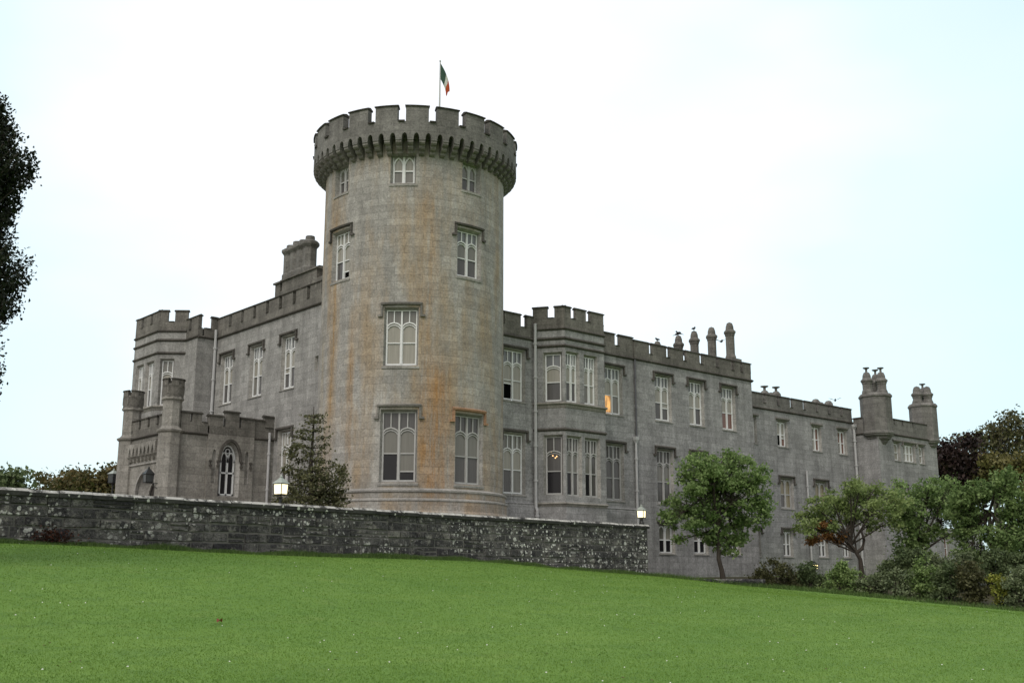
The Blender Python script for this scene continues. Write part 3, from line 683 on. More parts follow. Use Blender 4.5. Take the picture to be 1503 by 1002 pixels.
# ---- right-hand wing, the tall block with the row of shafts
winC = [(17.25, 18.6), (20.5, 21.82), (23.85, 25.12)]; Bz = (2.75, 4.35)
mCr = flat((27.1, -1.86), (0, 1)); mCl = flat((15.38, 8), (0, -1))
wc = block('wing', [M['wall'], M['dress']], [(mC, 15.38, 27.1, .6, 14.33, [(*w_, *U1) for w_ in winC] + [(*w_, *G1) for w_ in winC] + [(w_[0] + .03, w_[1] - .08, *Bz) for w_ in winC]), (mCr, 0, 9, .6, 14.33, []), (mCl, 8, 9.86, .6, 14.33, [])],
           14.5, [(15.38, -1.8), (27, -1.8), (27, 7.1), (15.38, 7.1)], 'tall three-window block of the long wing with its basement row')
crest(wc, [(mC, 15.36, 27.1, [(15.36, 16.72)] + even(17.05, 24.95, 1.6, .36) + [(25.3, 25.95) , (26.25, 27.12)], -.1, .12), (mCr, .42, 8.5, even(.42, 8.5, 1.6, .34), -.4, 0)], 14.78, 15.55, 14.33)
for i, w_ in enumerate(winC):
    window(mC, *w_, *U1, pan=[('net', 'net', 'mid', ('mid', .72), 'blue'), ('net', 'net', 'net', 'mid', 'blue'), ('net', 'net', 'red', 'red', 'blue')][i], label=['upper white window left of three in the tall block', 'upper white window in the middle of three in the tall block', 'upper white window with reddish lower panes in the tall block'][i])
    window(mC, *w_, *G1, fr='greyp', pan=('netd', 'netd', 'mid', 'mid', 'mid'))
    window(mC, w_[0] + .03, w_[1] - .08, *Bz, 'two', pan=('netd', 'net', 'dark', 'dark', 'mid'), hood='bar')

# ---- right-hand wing, the lower recessed range
mD = flat((0, .2), (1, 0)); UD, GD, BD = (10.52, 12.28), (6.1, 8.12), (2.72, 4.42)
winD = [(29.1, 30.25), (32.9, 34.0), (37.35, 38.38), (40.88, 41.9)]
gD = [(32.95, 34.35), (37.35, 38.8), (41.5, 42.7)]; bD = [(29.1, 30.1), (32.95, 33.95), (37.4, 38.4), (40.6, 41.5)]
wd_ = block('wing', [M['wall'], M['dress']], [(mD, 27.1, 43.2, .6, 13.08, [(*w_, *UD) for w_ in winD] + [(*w_, *GD) for w_ in gD] + [(*w_, *BD) for w_ in bD])], 13.2, [(27.1, .25), (43.2, .25), (43.2, 7.1), (27.1, 7.1)], 'lower recessed range of the long wing with plain twin windows')
crest(wd_, [(mD, 27.1, 43.0, [(27.2, 29.6)] + even(29.98, 42.95, 1.62, .36), 0, 0)], 13.45, 14.22, 13.08, 'parapetg')
for i, w_ in enumerate(winD): window(mD, *w_, *UD, 'two', pan=[('net', 'net', 'net', 'red', 'blue'), ('net', 'net', 'void', ('red', .7), 'blue'), ('netd', 'red', 'net', 'red', 'blue'), ('red', 'red', 'netd', 'red', 'blue')][i], hood='bar', hm='corbel', label=[None, 'upper twin window with a dark open sash in the recessed range', None, None][i])
for i, w_ in enumerate(gD): window(mD, *w_, *GD, 'two', fr='greyp', pan=('ochre', 'ochre', 'mid', 'ochre', 'mid'))
for i, w_ in enumerate(bD): window(mD, *w_, *BD, 'two', pan=('netd', 'netd', 'mid', 'mid', 'mid'), hood='label', drop=.3)

# ---- end pavilion with the corbelled chimney turrets
mE = flat((0, -1.8), (1, 0)); mEr = flat((43.2, .25), (0, -1)); mEr2 = flat((52.3, -1.8), (0, 1))
winE = [(45.55, 46.3), (49.45, 50.1)]; tE = (47.0, 48.65)
we = block('wing', [M['wall'], M['dress']], [(mE, 43.2, 52.3, .6, 12.2, [(*w_, 10.2, 11.5) for w_ in winE] + [(*tE, 10.2, 11.5), (45.6, 46.9, 6.1, 8.1), (48.6, 49.9, 6.1, 8.1)]), (mEr, 0, 2.05, .6, 12.2, []), (mEr2, 0, 9, .6, 12.2, [])], 12.3,
           [(43.2, -1.75), (52.2, -1.75), (52.2, 7.1), (43.2, 7.1)], 'end pavilion of the long wing under two chimney turrets')
crest(we, [(mE, 44.6, 50.9, [(44.6, 45.7), (45.9, 46.95), (47.15, 48.6), (48.75, 50.9)], -1.4, 1.4), (mEr, 0, 1.6, [(0, 1.6)], 0, .3), (mEr2, .4, 8.5, even(.6, 8.5, 1.6, .3), -.4, 0)], 13.05, 13.5, 12.2, 'parapetg')
for w_ in winE: window(mE, *w_, 10.2, 11.5, 'slim', pan=('net', 'net', 'net', 'net', 'net'), hood='bar', hm='corbel')
window(mE, *tE, 10.2, 11.5, 'three', pan=('net', 'net', 'net', 'net', 'net'), hood='label', drop=.2, hm='corbel', label='white three-light window in the end pavilion')
for a in (45.6, 48.6): window(mE, a, a + 1.3, 6.1, 8.1, 'two', fr='greyp', pan=('mid', 'mid', 'dark', 'mid', 'mid'))
def shaft(b, c, r, z0, zc, n=8, pot='dome', pr=.2):
    b.lathe(c, [(r * 1.22, z0 - .05), (r * 1.22, z0 + .16), (r, z0 + .34), (r, zc - .22), (r * 1.12, zc - .16), (r * 1.12, zc - .08), (r * 1.34, zc + .02), (r * 1.34, zc + .14), (r * .98, zc + .24), (r * .92, zc + .30)] +
            ([(r * .86, zc + .5), (r * .62, zc + .72), (0.0, zc + .82)] if pot == 'dome' else [(r * .8, zc + .62), (r * .55, zc + .66), (0, zc + .66)]), n, math.pi / 8)
def cap(b, c, z, r=.16): b.lathe(c, [(r * .55, z - .1), (r * .5, z + .22), (r * 1.5, z + .30), (r * 1.5, z + .36), (0, z + .37)], 10)
def turret_chimney(c, r, shafts, zs, zt):
    b = MB(); b.lathe(c, [(.01, 11.2), (r * .45, 11.25), (r * .62, 11.5), (r * .62, 11.55), (r * .82, 11.72), (r * .82, 11.8), (r, 11.98), (r, 12.05), (r * 1.06, 12.1), (r * 1.06, 12.22), (r, 12.3), (r, zs - .1), (r * 1.07, zs), (r * 1.07, zs + .1), (r * .95, zs + .28), (0, zs + .3)], 8, math.pi / 8)
    ch = part(b, 'chimney', M['parapetg'])
    s = MB()
    for (dx, dy, k) in shafts:
        shaft(s, (c[0] + dx, c[1] + dy), .36, zs + .25, zt, pot='dome')
        if k: cap(s, (c[0] + dx, c[1] + dy), zt + .78, .17)
    part(s, 'chimney_shafts', M['parapetg'], ch)
    return ch
turret_chimney((44.05, -1.3), 1.2, [(-.72, .2, 1), (.12, -.55, 1), (.62, .2, 1)], 15.0, 16.2)
turret_chimney((51.75, -1.15), 1.1, [(-.55, .1, 0), (.1, -.45, 0), (.56, .15, 1)], 15.0, 15.95)

# ---- row of single shafts across the end of the tall block
sh = []
for i, (y, zt, cp) in enumerate(((-.62, 17.72, 0), (.95, 17.66, 0), (2.5, 17.64, 0), (3.95, 17.55, 0), (5.95, 17.45, 0))):
    b = MB(); b.box(flat((26.6 - .52, y - .52), (1, 0)), 0, 1.04, -1.04, 0, 14.4, 15.9); shaft(b, (26.6, y), .31, 15.9, zt)
    part(b, 'chimney', M['parapet'])
# pots showing over the recessed range
for (x, y, z, k) in ((33.5, 1.6, 14.15, 1), (34.4, 1.7, 14.1, 0), (34.95, 1.6, 14.25, 1), (40.2, 1.6, 14.2, 0), (41.0, 1.7, 14.05, 0), (42.0, 1.6, 14.25, 0)):
    b = MB(); b.lathe((x, y), [(.42, 13.0), (.42, z - .1), (.55, z), (.55, z + .12), (.36, z + .22), (.34, z + .42), (.2, z + .6), (0, z + .66)], 8)
    if k: cap(b, (x, y), z + .6, .2)
    part(b, 'chimney', M['parapetg'])

# ---- left-hand wing
mL = flat((-4.1, 0), (0, -1))                     # u = -Y
UL = (11.3, 14.12)
winL = [(-6.36, -5.1), (-9.92, -8.66), (-13.5, -12.22)]
wl = block('wing', [M['wallw'], M['dress']], [(mL, -14.5, -2.0, 1.0, 15.42, [(*w_, *UL) for w_ in winL] + [(-6.3, -5.1, 5.75, 8.92), (-2.86, -2.7, 11.85, 12.5)])], 15.6, [(-4.05, 2), (-4.05, 14.5), (6, 14.5), (6, 2)], 'left wing between the round tower and the porch block')
crest(wl, [(mL, -14.45, -2.3, [(-14.35, -12.9)] + even(-12.55, -2.55, 1.43, .33), 0, 0)], 15.9, 16.72, 15.42, 'parapet')
for i, w_ in enumerate(winL): window(mL, *w_, *UL, pan=[('net', 'net', ('mid', .75), 'mid', 'blue'), ('net', 'net', 'netd', 'mid', 'blue'), ('net', 'net', 'mid', 'mid', 'blue')][i], label=['upper white window of the left wing nearest the tower', 'upper white window in the middle of the left wing', 'upper white window of the left wing nearest the porch'][i])
window(mL, -6.3, -5.1, 5.75, 8.92, pan=('net', 'net', 'mid', 'mid', 'net'), label='white ground-floor window half hidden by the conifer')
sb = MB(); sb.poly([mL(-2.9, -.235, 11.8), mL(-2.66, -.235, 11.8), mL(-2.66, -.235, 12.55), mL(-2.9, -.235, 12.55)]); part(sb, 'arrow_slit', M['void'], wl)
# stack on the left wing
b = MB(); mK = flat((-3.2, 0), (0, -1))
b.box(mK, -9.15, -2.6, -1.6, 0, 15.5, 17.35); b.box(mK, -9.15, -8.6, -1.2, 0, 17.35, 17.85); b.run(mK, -9.25, -8.5, [(.1, 17.85), (.1, 17.95), (-.6, 18.06), (-1.3, 17.95), (-1.3, 17.85)])
b.box(mK, -8.35, -4.6, -1.5, 0, 17.35, 17.9); b.run(mK, -8.45, -4.5, [(.1, 17.9), (.1, 17.98), (-.1, 18.08), (-1.5, 18.08), (-1.6, 17.9)])
st_ = part(b, 'chimney', M['parapet'], label='broad cluster of tall joined shafts on a stepped base above the left wing')
s = MB()
for i in range(4):
    y = 8.35 - i * .70
    s.lathe((-2.72, y), [(.47, 17.9), (.47, 18.3), (.40, 18.42), (.40, 19.5), (.48, 19.6), (.54, 19.68), (.54, 19.82), (.40, 19.92), (.28, 19.94), (.26, 20.13 + .07 * (i % 2)), (0, 20.18)], 8, math.pi / 8)
part(s, 'chimney_shafts', M['parapetg'], st_)

# ---- entrance block with its canted bay above the porch
mF = flat((-5.3, 0), (0, -1)); mFr = flat((-5.3, 14.45), (1, 0))
wf = block('wing', [M['wallw'], M['dress']], [(mF, -23.4, -14.45, 1.0, 15.42, []), (mFr, 0, 1.3, 1.0, 15.42, []), (flat((6, 23.4), (-1, 0)), 0, 11.3, 1.0, 15.42, [])], 15.6, [(-5.25, 14.5), (-5.25, 23.3), (6, 23.3), (6, 14.5)], 'projecting entrance block left of the left wing')
crest(wf, [(mF, -23.4, -14.45, [(-23.4, -22.0), (-16.3, -15.72), (-15.38, -14.43)], 0, .12), (mFr, .42, 1.25, [(.9, 1.25)], -.4, -.05)], 15.95, 16.78, 15.42)
PL = [(-5.3, 21.7), (-6.6, 20.6), (-6.6, 17.12), (-5.3, 16.05)]
bay('bay', PL, 'wallw', None, [
    (1, .55, 1.5, 11.42, 14.1, 'gothic', ('net', 'net', 'netd', 'mid', 'blue'), 'white', None), (1, 2.05, 3.05, 11.42, 14.1, 'gothic', ('net', 'net', 'mid', 'netd', 'blue'), 'white', None),
    (2, .32, .98, 11.42, 14.15, 'single', ('net', 'net', 'netd', 'mid', 'netd'), 'white', 'single white window on the canted side of the entrance bay')],
    16.55, 17.32, 16.0, [16.0, 15.42, 14.62], [[(.0, .7), (1.0, 1.7)], [(-.02, .78), (1.14, 2.2), (2.5, 3.52)], [(-.04, .52), (.94, 1.72)]], 9.2, None, 'parapet', 'white', 'canted bay over the entrance porch', [(11.36, .3, .14)])

# ---- porch
PX = -9.9
mS = flat((-9.9, 6.9), (1, 0)); mQ = flat((PX, 12.6), (0, -1))        # side towards us; entrance front (u = 12.6 - Y)
def porch():
    b = MB()
    # side with the pointed window; u = X + 9.9
    def pointed(u0, u1, zs, za, z0, n=8):
        c = (u0 + u1) / 2; h = (u1 - u0) / 2; L = []
        for i in range(n + 1):
            t = i / n; L.append((u1 - h * t**1.0 * 1.0 if False else u1 - h * (1 - math.cos(t * math.pi / 2)) , zs + (za - zs) * math.sin(t * math.pi / 2) * (1 - .10 * (1 - t) * 0)))
        Rr = [(2 * c - x, z) for x, z in reversed(L[:-1])]
        return [(u0, z0), (u1, z0)] + L + Rr
    O = pointed(2.62, 3.82, 7.25, 8.34, 5.42); I = pointed(2.82, 3.62, 7.3, 8.08, 5.50)
    sheet(b, mS, rect(0, 5.8, 2.6, 8.62), []) if False else None
    # plain side areas left and right of the raised window bay, and the bay itself standing 12 cm proud
    sheet(b, mS, rect(0, 1.98, 2.6, 8.62), []); sheet(b, mS, rect(4.58, 5.8, 2.6, 8.62), [])
    mP = lambda u, d, z: mS(u, d + .14, z)
    nich = [pointed(2.24, 2.46, 7.5, 7.82, 6.1), pointed(4.10, 4.32, 7.5, 7.82, 6.1)]
    sheet(b, mP, rect(1.98, 4.58, 2.6, 8.6), [O] + nich); reveal(b, mP, O, I, .34, 1)
    for nn in nich: reveal(b, mP, nn, nn, .12, 1); sheet(b, mP, nn, [], 0, -.12)
    for u in (1.98, 4.58): b.poly([mS(u, 0, 2.6), mS(u, .14, 2.6), mS(u, .14, 9.02), mS(u, 0, 9.02)], [(0, 2.6), (.14, 2.6), (.14, 9.02), (0, 9.02)])
    # front with the door arch
    D_o = pointed(1.9, 4.5, 5.6, 6.8, 3.3); D_i = pointed(2.4, 3.95, 5.4, 6.25, 3.35)
    sheet(b, mQ, rect(0, 5.7, 2.6, 8.62), [D_o]); reveal(b, mQ, D_o, D_i, .55, 1)
    b.poly([(-9.9, 6.9, 8.7), (-4.1, 6.9, 8.7), (-4.1, 12.6, 8.7), (-9.9, 12.6, 8.7)])
    sheet(b, flat((-5, 12.6), (-1, 0)), rect(0, 4.9, 2.6, 8.62), [])
    p = part(b, 'porch', [M['porch'], M['dress'], M['void']], label='low battlemented entrance porch with two small corner turrets')
    # parapets
    pb, cb, sb = MB(), MB(), MB()
    pb.box(mS, .5, 1.98, -.4, 0, 8.6, 9.18, skip='b'); pb.box(mS, 4.58, 5.8, -.4, 0, 8.6, 9.2, skip='b'); pb.box(mP, 1.98, 4.58, -.5, 0.003, 8.6, 9.05, skip='b')
    merlons(pb, cb, mS, .5, 1.98, 9.18, 9.72, [(.5, .98), (1.1, 1.62)]); merlons(pb, cb, mS, 4.58, 5.8, 9.2, 9.66, [(4.6, 5.2)]); merlons(pb, cb, mS, 5.2, 5.8, 9.2, 9.9, [(5.22, 5.78)])
    merlons(pb, cb, mP, 1.98, 2.75, 9.05, 9.66, [(1.98, 2.74)], th=.3); merlons(pb, cb, mP, 2.75, 3.78, 9.05, 9.93, [(2.9, 3.66)], th=.3); merlons(pb, cb, mP, 3.78, 4.58, 9.05, 9.66, [(3.8, 4.58)], th=.3)
    pb.box(mQ, .8, 5.0, -.4, 0, 8.6, 9.1, skip='b'); merlons(pb, cb, mQ, .8, 5.0, 9.1, 9.66, even(.7, 5.0, 1.05, .28))
    SB4 = [MB() for k in range(4)]; string(SB4[0], mS, 0, 1.98, 8.62); string(SB4[1], mS, 4.58, 5.8, 8.62); string(SB4[2], mQ, 0, 5.7, 8.62); string(SB4[3], mQ, .35, 4.75, 8.3, .12, .1)
    part(pb, 'parapet', [M['parapet'], M['coping']], p)
    for q in SB4: part(q, 'string_course', M['string'], p)
    # corbel arcade over the door
    ab = MB()
    for k in range(8): u = 1.0 + k * .48; ab.run(mQ, u - .09, u + .09, [(-.02, 7.28), (.12, 7.34), (.16, 7.5), (.26, 7.56), (.28, 7.7), (-.02, 7.7)])
    for k in range(7):
        a = 1.09 + k * .48; pts = [(a, 7.66), (a + .02, 7.80), (a + .08, 7.94), (a + .15, 8.06), (a + .22, 7.94), (a + .28, 7.80), (a + .30, 7.66)]
        for (x0, z0), (x1, z1) in zip(pts, pts[1:]):
            ab.poly([mQ(x0, .26, z0), mQ(x1, .26, z1), mQ(x1, .26, 8.2), mQ(x0, .26, 8.2)]); ab.poly([mQ(x0, 0, z0), mQ(x1, 0, z1), mQ(x1, .26, z1), mQ(x0, .26, z0)])
    for k in range(8): u = 1.0 + k * .48; ab.box(mQ, u - .09, u + .09, 0, .26, 7.7, 8.2)
    ab.box(mQ, .91, 4.45, 0, .24, 8.2, 8.26)
    part(ab, 'corbel_table', M['porch'], p)
    # door, its hood and panel frame
    db = MB(); sheet(db, mQ, D_i, [], 0, -.55)
    for u in (2.66, 2.92, 3.18, 3.44, 3.7): db.box(mQ, u - .015, u + .015, -.55, -.53, 3.4, 5.9)
    do = part(db, 'door', M['door'], label='dark arched oak entrance door in a moulded arch')
    hb = MB(); hb.ribbon(mQ, D_o[1:][1:] if False else [q for q in D_o[2:]], .14, -.02, .12); hb.ribbon(mQ, [(x, z) for x, z in D_i[2:]], .09, -.5, -.42)
    hb.box(mQ, .75, 4.7, -.01, .07, 7.12, 7.22); hb.box(mQ, .75, .85, -.01, .07, 3.3, 7.12); hb.box(mQ, 4.6, 4.7, -.01, .07, 3.3, 7.12)
    part(hb, 'door_moulding', M['dress'], do)
    # pointed window: two lancets, a cross bar and an oculus
    wb = MB(); dd = -.30; bb = lambda a, c, z0, z1: wb.box(mP, a, c, dd - .03, dd + .06, z0, z1, skip='kb')
    bb(2.82, 2.89, 5.5, 7.3); bb(3.55, 3.62, 5.5, 7.3); bb(3.17, 3.27, 5.5, 7.6); bb(2.82, 3.62, 5.5, 5.58); bb(2.82, 3.62, 6.62, 6.70)
    for a, c in ((2.85, 3.2), (3.24, 3.59)): wb.ribbon(mP, pointed(a, c, 7.2, 7.72, 7.0)[2:], .06, dd - .03, dd + .06)
    wb.ribbon(mP, I[2:], .07, dd - .03, dd + .06); wb.ribbon(mP, [(3.22 + .12 * math.cos(k * math.pi / 6), 7.80 + .12 * math.sin(k * math.pi / 6)) for k in range(13)], .04, dd - .03, dd + .05)
    wo_ = part(wb, 'window', [M['white']], label='white pointed gothic window in the side of the porch')
    gb = MB(); sheet(gb, mP, I, [], 0, -.32); part(gb, 'pane', M['dark'], wo_)
    hb = MB(); hb.ribbon(mP, [(x, z) for x, z in O[2:]], .13, -.02, .10)
    part(hb, 'hood_mould', M['string'], wo_)
    for u in (2.56, 3.88, 2.14, 4.42):
        hb = MB()
        for z in (6.98, 7.22): hb.box(mP, u - .07, u + .07, -.01, .09, z - .05, z + .05)
        hb.box(mP, u - .03, u + .03, -.01, .05, 7.03, 7.17); part(hb, 'moulded_stop', M['string'], wo_)
    for (cx, cy) in ((-9.78, 7.22), (-9.78, 12.3)):
        tb = MB(); r = .47
        tb.lathe((cx, cy), [(.60, 2.6), (.60, 8.5), (.70, 8.58), (.72, 8.66), (.56, 8.74), (r, 8.85), (r, 10.15), (r + .09, 10.22), (r + .09, 10.30), (r + .04, 10.36), (r + .04, 11.0), (.2, 11.02), (0, 11.03)], 8, math.pi / 8)
        k = part(tb, 'turret', M['porch'], p)
        mb_ = MB(); cc = MB()
        mm_ = cyl(r + .05, (cx, cy))
        mb_.lathe((cx, cy), [(r + .05, 10.33), (r + .05, 10.95), (r - .2, 10.96)], 16)
        for q in range(6):
            a0 = (q * 60 - 6) * math.pi / 180 * (r + .05); a1 = (q * 60 + 34) * math.pi / 180 * (r + .05)
            mb_.box(mm_, a0, a1, -.2, .02, 10.9, 11.24, n=3); mb_.run(mm_, a0 - .03, a1 + .03, [(.06, 11.22), (.06, 11.27), (-.1, 11.31), (-.24, 11.22)], n=3, mi=1)
            mb_.box(mm_, a1 - .02, a1 + .06, -.1, .03, 10.5, 10.9)
        part(mb_, 'parapet', [M['parapet'], M['coping']], p)
porch()

# ---- rainwater pipes
def pipe(pts, r, mat, hopper=True, label=None):
    b = MB(); b.tube(pts, r, 8)
    p0, p1 = Vector(pts[0]), Vector(pts[-1])
    z = p0.z - 1.2
    while z > p1.z + .4:
        q = min(pts, key=lambda p: abs(p[2] - z)); b.lathe((q[0], q[1]), [(r * 1.0, z), (r * 1.45, z + .01), (r * 1.45, z + .10), (r, z + .11)], 8); z -= 1.9
    if hopper: b.lathe((p0.x, p0.y), [(r, p0.z - .25), (r * 2.4, p0.z), (r * 2.4, p0.z + .18), (0, p0.z + .18)], 4, math.pi / 4)
    return part(b, 'downpipe', M[mat], label=label)
pipe([(7.0, -1.98, 15.2), (7.0, -1.98, 5.05), (6.98, -2.1, 4.85), (6.98, -2.12, 3.4)], .085, 'lead', False, 'pale downpipe beside the bay')
pipe([(15.2, -1.95, 9.35), (15.2, -1.95, 3.4)], .075, 'lead', True)
pipe([(15.33, -1.9, 14.3), (15.33, -1.9, 3.4)], .05, 'leadd', False)
pipe([(-4.22, 14.28, 15.9), (-4.22, 14.28, 8.0)], .09, 'lead', False, 'pale downpipe in the corner of the entrance block')
pipe([(-4.4, 6.80, 8.95), (-4.4, 6.80, 3.4)], .07, 'lead', False)
pipe([(42.95, .08, 12.75), (42.95, .08, 1.2)], .10, 'lead', True)
pipe([(36.1, .08, 8.9), (36.1, .08, 1.2)], .07, 'lead', False)
pipe([(27.25, .05, 12.9), (27.25, .05, 1.2)], .06, 'leadd', False)
# low range beyond the pavilion, glimpsed between the trees
mG = flat((52.3, -.5), (1, 0)); wg = block('wing', [M['wall'], M['dress']], [(mG, 0, 9.5, .5, 5.2, [(2.2, 3.3, 2.7, 4.5)]), (flat((61.8, -.5), (0, 1)), 0, 6, .5, 5.2, [])], 5.2, [(52.3, -.5), (61.8, -.5), (61.8, 6), (52.3, 6)], 'low range beyond the end pavilion')
window(mG, 2.2, 3.3, 2.7, 4.5, 'two', pan=('red', 'red', 'red', 'red', 'mid'), hood='bar', label='small window with pinkish curtains beyond the end pavilion')

# ---------------------------------------------------------------- flag and flagpole
def flag():
    p = empty('flagpole', (1.0, -.74, 22.9), 'thin pale flagpole standing on the roof of the round tower', 'flagpole')
    b = MB(); b.tube([(0, 0, 0), (0, 0, 4.0), (.0, 0, 6.62)], [.06, .05, .03], 8); b.build('pole', M['wood'], p)
    f = MB(); f.ellipsoid((0, 0, 6.68), (.055, .055, .06), 8, 6); f.build('finial', M['wood'], p)
    # limp tricolour: cloth sags from the hoist, its stripes running down as it folds
    fb = MB(); nu, nv = 18, 8
    def P(s, v):          # s along the fly 0..1, v down the hoist 0..1
        hang = 1.72 * s * (1 - .08 * s); out = .58 * (1 - (1 - s)**2) * (.35 + .65 * (1 - .45 * v)) + .02
        fold = .09 * math.sin(v * 9 + s * 4) * s
        x = out * .9 + .05 * v * s - .10 * v * s; y = fold - .10 * s
        return (1.0 + x * RT[0] - y * FW[0], -.74 + x * RT[1] - y * FW[1], 29.45 - hang - v * (.95 - .60 * s))
    for i in range(nu):
        for j in range(nv):
            fb.poly([P(i / nu, j / nv), P((i + 1) / nu, j / nv), P((i + 1) / nu, (j + 1) / nv), P(i / nu, (j + 1) / nv)], None, 0 if i < 7 else 1 if i < 11 else 2)
    mg, mw, mo = plain('flag_green', c4(.035, .075, .05), .8, .15), plain('flag_white', c4(.58, .60, .54), .8, .1), plain('flag_orange', c4(.48, .085, .025), .8, .15)
    o = fb.build('flag', [mg, mw, mo]); me = o.data
    o.location = (1.0, -.74, 29.4)
    me.transform(__import__('mathutils').Matrix.Translation((-1.0, .74, -29.4)))
    sm = o.modifiers.new('cloth_thickness', 'SOLIDIFY'); sm.thickness = .012
    tag(o, 'limp green, white and orange tricolour flag on the tower flagpole', 'flag')
flag()

# ---------------------------------------------------------------- lamps
def emis(name, col, s):
    t = NT(name); t.color(c4(.8, .75, .6)); t.b.inputs['Emission Color'].default_value = col; t.b.inputs['Emission Strength'].default_value = s; return t.m
M['glow'] = emis('glowing_lantern_glass', c4(1, .84, .48), 1.45)
M['glow2'] = emis('glowing_low_lantern_glass', c4(1, .78, .32), 2.2)
M['unlit'] = plain('clouded_lantern_glass', c4(.045, .048, .05), .25, .3, 5, .4)
def lantern(root, z, w, h, lit, roofm, rh=.22):
    b = MB(); g = MB(); r = MB(); k = .9
    B = [(sx * w / 2 * k, sy * w / 2 * k, z) for sx, sy in ((-1, -1), (1, -1), (1, 1), (-1, 1))]; T = [(sx * w / 2, sy * w / 2, z + h) for sx, sy in ((-1, -1), (1, -1), (1, 1), (-1, 1))]
    for i in range(4):
        j = (i + 1) % 4; b.tube([B[i], T[i]], .020, 4); b.tube([B[i], B[j]], .024, 4); b.tube([T[i], T[j]], .024, 4); g.poly([B[i], B[j], T[j], T[i]])
    g.poly(B[::-1])
    A = [(x * 1.22, y * 1.22, z + h + .01) for x, y, _ in T]; C = [(x * .22, y * .22, z + h + rh) for x, y, _ in T]
    for i in range(4): j = (i + 1) % 4; r.poly([A[i], A[j], C[j], C[i]])
    r.poly(A[::-1]); r.poly(C); r.lathe((0, 0), [(.05, z + h + rh - .01), (.06, z + h + rh + .05), (.02, z + h + rh + .09), (.0, z + h + rh + .13)], 8)
    o = b.build('lantern', M['iron'], root); g.build('lantern_glass', lit, o); r.build('lantern_roof', roofm, o)
def lamp_post(x, y, z, ztop, w, h, lit, label, group=None, roofm='ironroof', rh=.22):
    root = empty('lamp_post', (x, y, z), label, 'lamp', group); L = ztop - rh - .1 - h - z
    b = MB(); b.lathe((0, 0), [(.13, 0), (.13, .12), (.08, .2), (.055, .5), (.045, L * .7), (.05, L - .16), (.09, L - .12), (.09, L - .08), (.04, L - .04), (.06, L)], 10)
    b.tube([(-w * .38, 0, L), (w * .38, 0, L)], .02, 5); b.tube([(0, -w * .38, L), (0, w * .38, L)], .02, 5)
    b.build('post', M['iron'], root); lantern(root, L, w, h, lit, M[roofm], rh); root.rotation_euler = (0, 0, R_(20)); return root
lamp_post(-12.62, -9.2, 3.35, 5.16, .38, .40, M['glow'], 'lit lantern on a short post behind the terrace wall, in front of the conifer')
lamp_post(10.22, -6.68, 4.02, 5.10, .36, .38, M['glow'], 'lit lantern standing on the right end of the terrace wall')
lamp_post(-8.99, 16.34, 3.35, 7.4, .42, .5, M['unlit'], 'unlit dark lamp post left of the entrance porch', roofm='ironroof')
for (x, y, ztop, lab) in ((22.33, -9.09, 2.25, 'small lit garden lantern among the shrubs below the recessed range'), (27.52, -14.04, 2.05, 'small lit garden lantern in the shrubs under the dark trees'), (27.53, -18.72, 1.95, 'small lit garden lantern at the right edge of the photo')):
    lamp_post(x, y, gz(x, y), ztop, .34, .24, M['glow2'], lab, rh=.12, roofm='iron')
def bracket():
    root = empty('wall_lantern', (-10.1, 7.65, 5.95), 'dark unlit lantern on an iron bracket beside the entrance door', 'lantern')
    b = MB(); b.tube([(-.2, -.6, -.45), (-.2, -.6, .2)], .025, 6); b.tube([(-.2, -.6, 0), (-.35, -.2, 0), (-.45, 0, .05)], .022, 6); b.tube([(-.2, -.6, -.3), (-.28, -.4, -.2), (-.35, -.15, 0)], .018, 6)
    b.build('bracket', M['iron'], root)
    h = bpy.data.objects.new('lantern_body', None)
    g = MB(); lantern(root, .06, .40, .40, M['unlit'], M['iron'], .3)
    for c in root.children:
        if c.name.startswith('lantern'): c.location = (-.5, 0.02, 0)
    bpy.data.objects.remove(h)
bracket()

# ---------------------------------------------------------------- vegetation
def leaf_mat(name, a, b, trans=.25, rough=.6):
    t = NT(name); n = t.noise(t.pos(), .9, 3, .6); f = t.math('MULTIPLY_ADD', t.math('SUBTRACT', n, .5), .7, t.attr('tint'), clamp=True)
    c = t.mix(f, a, b); t.color(c); t.b.inputs['Roughness'].default_value = rough
    tr = t.n('ShaderNodeBsdfTranslucent'); t.link(c, tr.inputs[0]); mx = t.n('ShaderNodeMixShader', {0: trans}); out = t.t.nodes['Material Output']
    t.link(t.b.outputs[0], mx.inputs[1]); t.link(tr.outputs[0], mx.inputs[2]); t.link(mx.outputs[0], out.inputs[0]); return t.m
def bark_mat(name, c):
    t = NT(name); n = t.noise(t.map(t.pos(), (6, 6, 1.2)), 2, 4, .65); t.color(t.mix(n, scale3(c, .5), scale3(c, 1.4))); t.bump(n, .8, .03); return t.m
M['bark'] = bark_mat('dark_tree_bark', (.05, .042, .034)); M['barkg'] = bark_mat('grey_tree_bark', (.11, .10, .09))
def leaf_np(C, size, tint, up=.35, aspect=.62, seed=0):
    """folded diamond leaves at points C"""
    r = np.random.default_rng(seed); n = len(C)
    a = r.normal(size=(n, 3)); a /= np.linalg.norm(a, axis=1)[:, None]
    nr = r.normal(size=(n, 3)); nr[:, 2] += up * 3; b = np.cross(nr, a); b /= np.linalg.norm(b, axis=1)[:, None] + 1e-9
    nn = np.cross(a, b); s = size * r.uniform(.6, 1.3, (n, 1))
    p0 = C - a * s * .5; p2 = C + a * s * .5; p1 = C + b * s * aspect * .5 + nn * s * .14; p3 = C - b * s * aspect * .5 + nn * s * .14
    V = np.stack([p0, p1, p2, p3], 1).reshape(-1, 3); F = np.arange(4 * n).reshape(n, 4); return V, F, np.repeat(tint, 4)
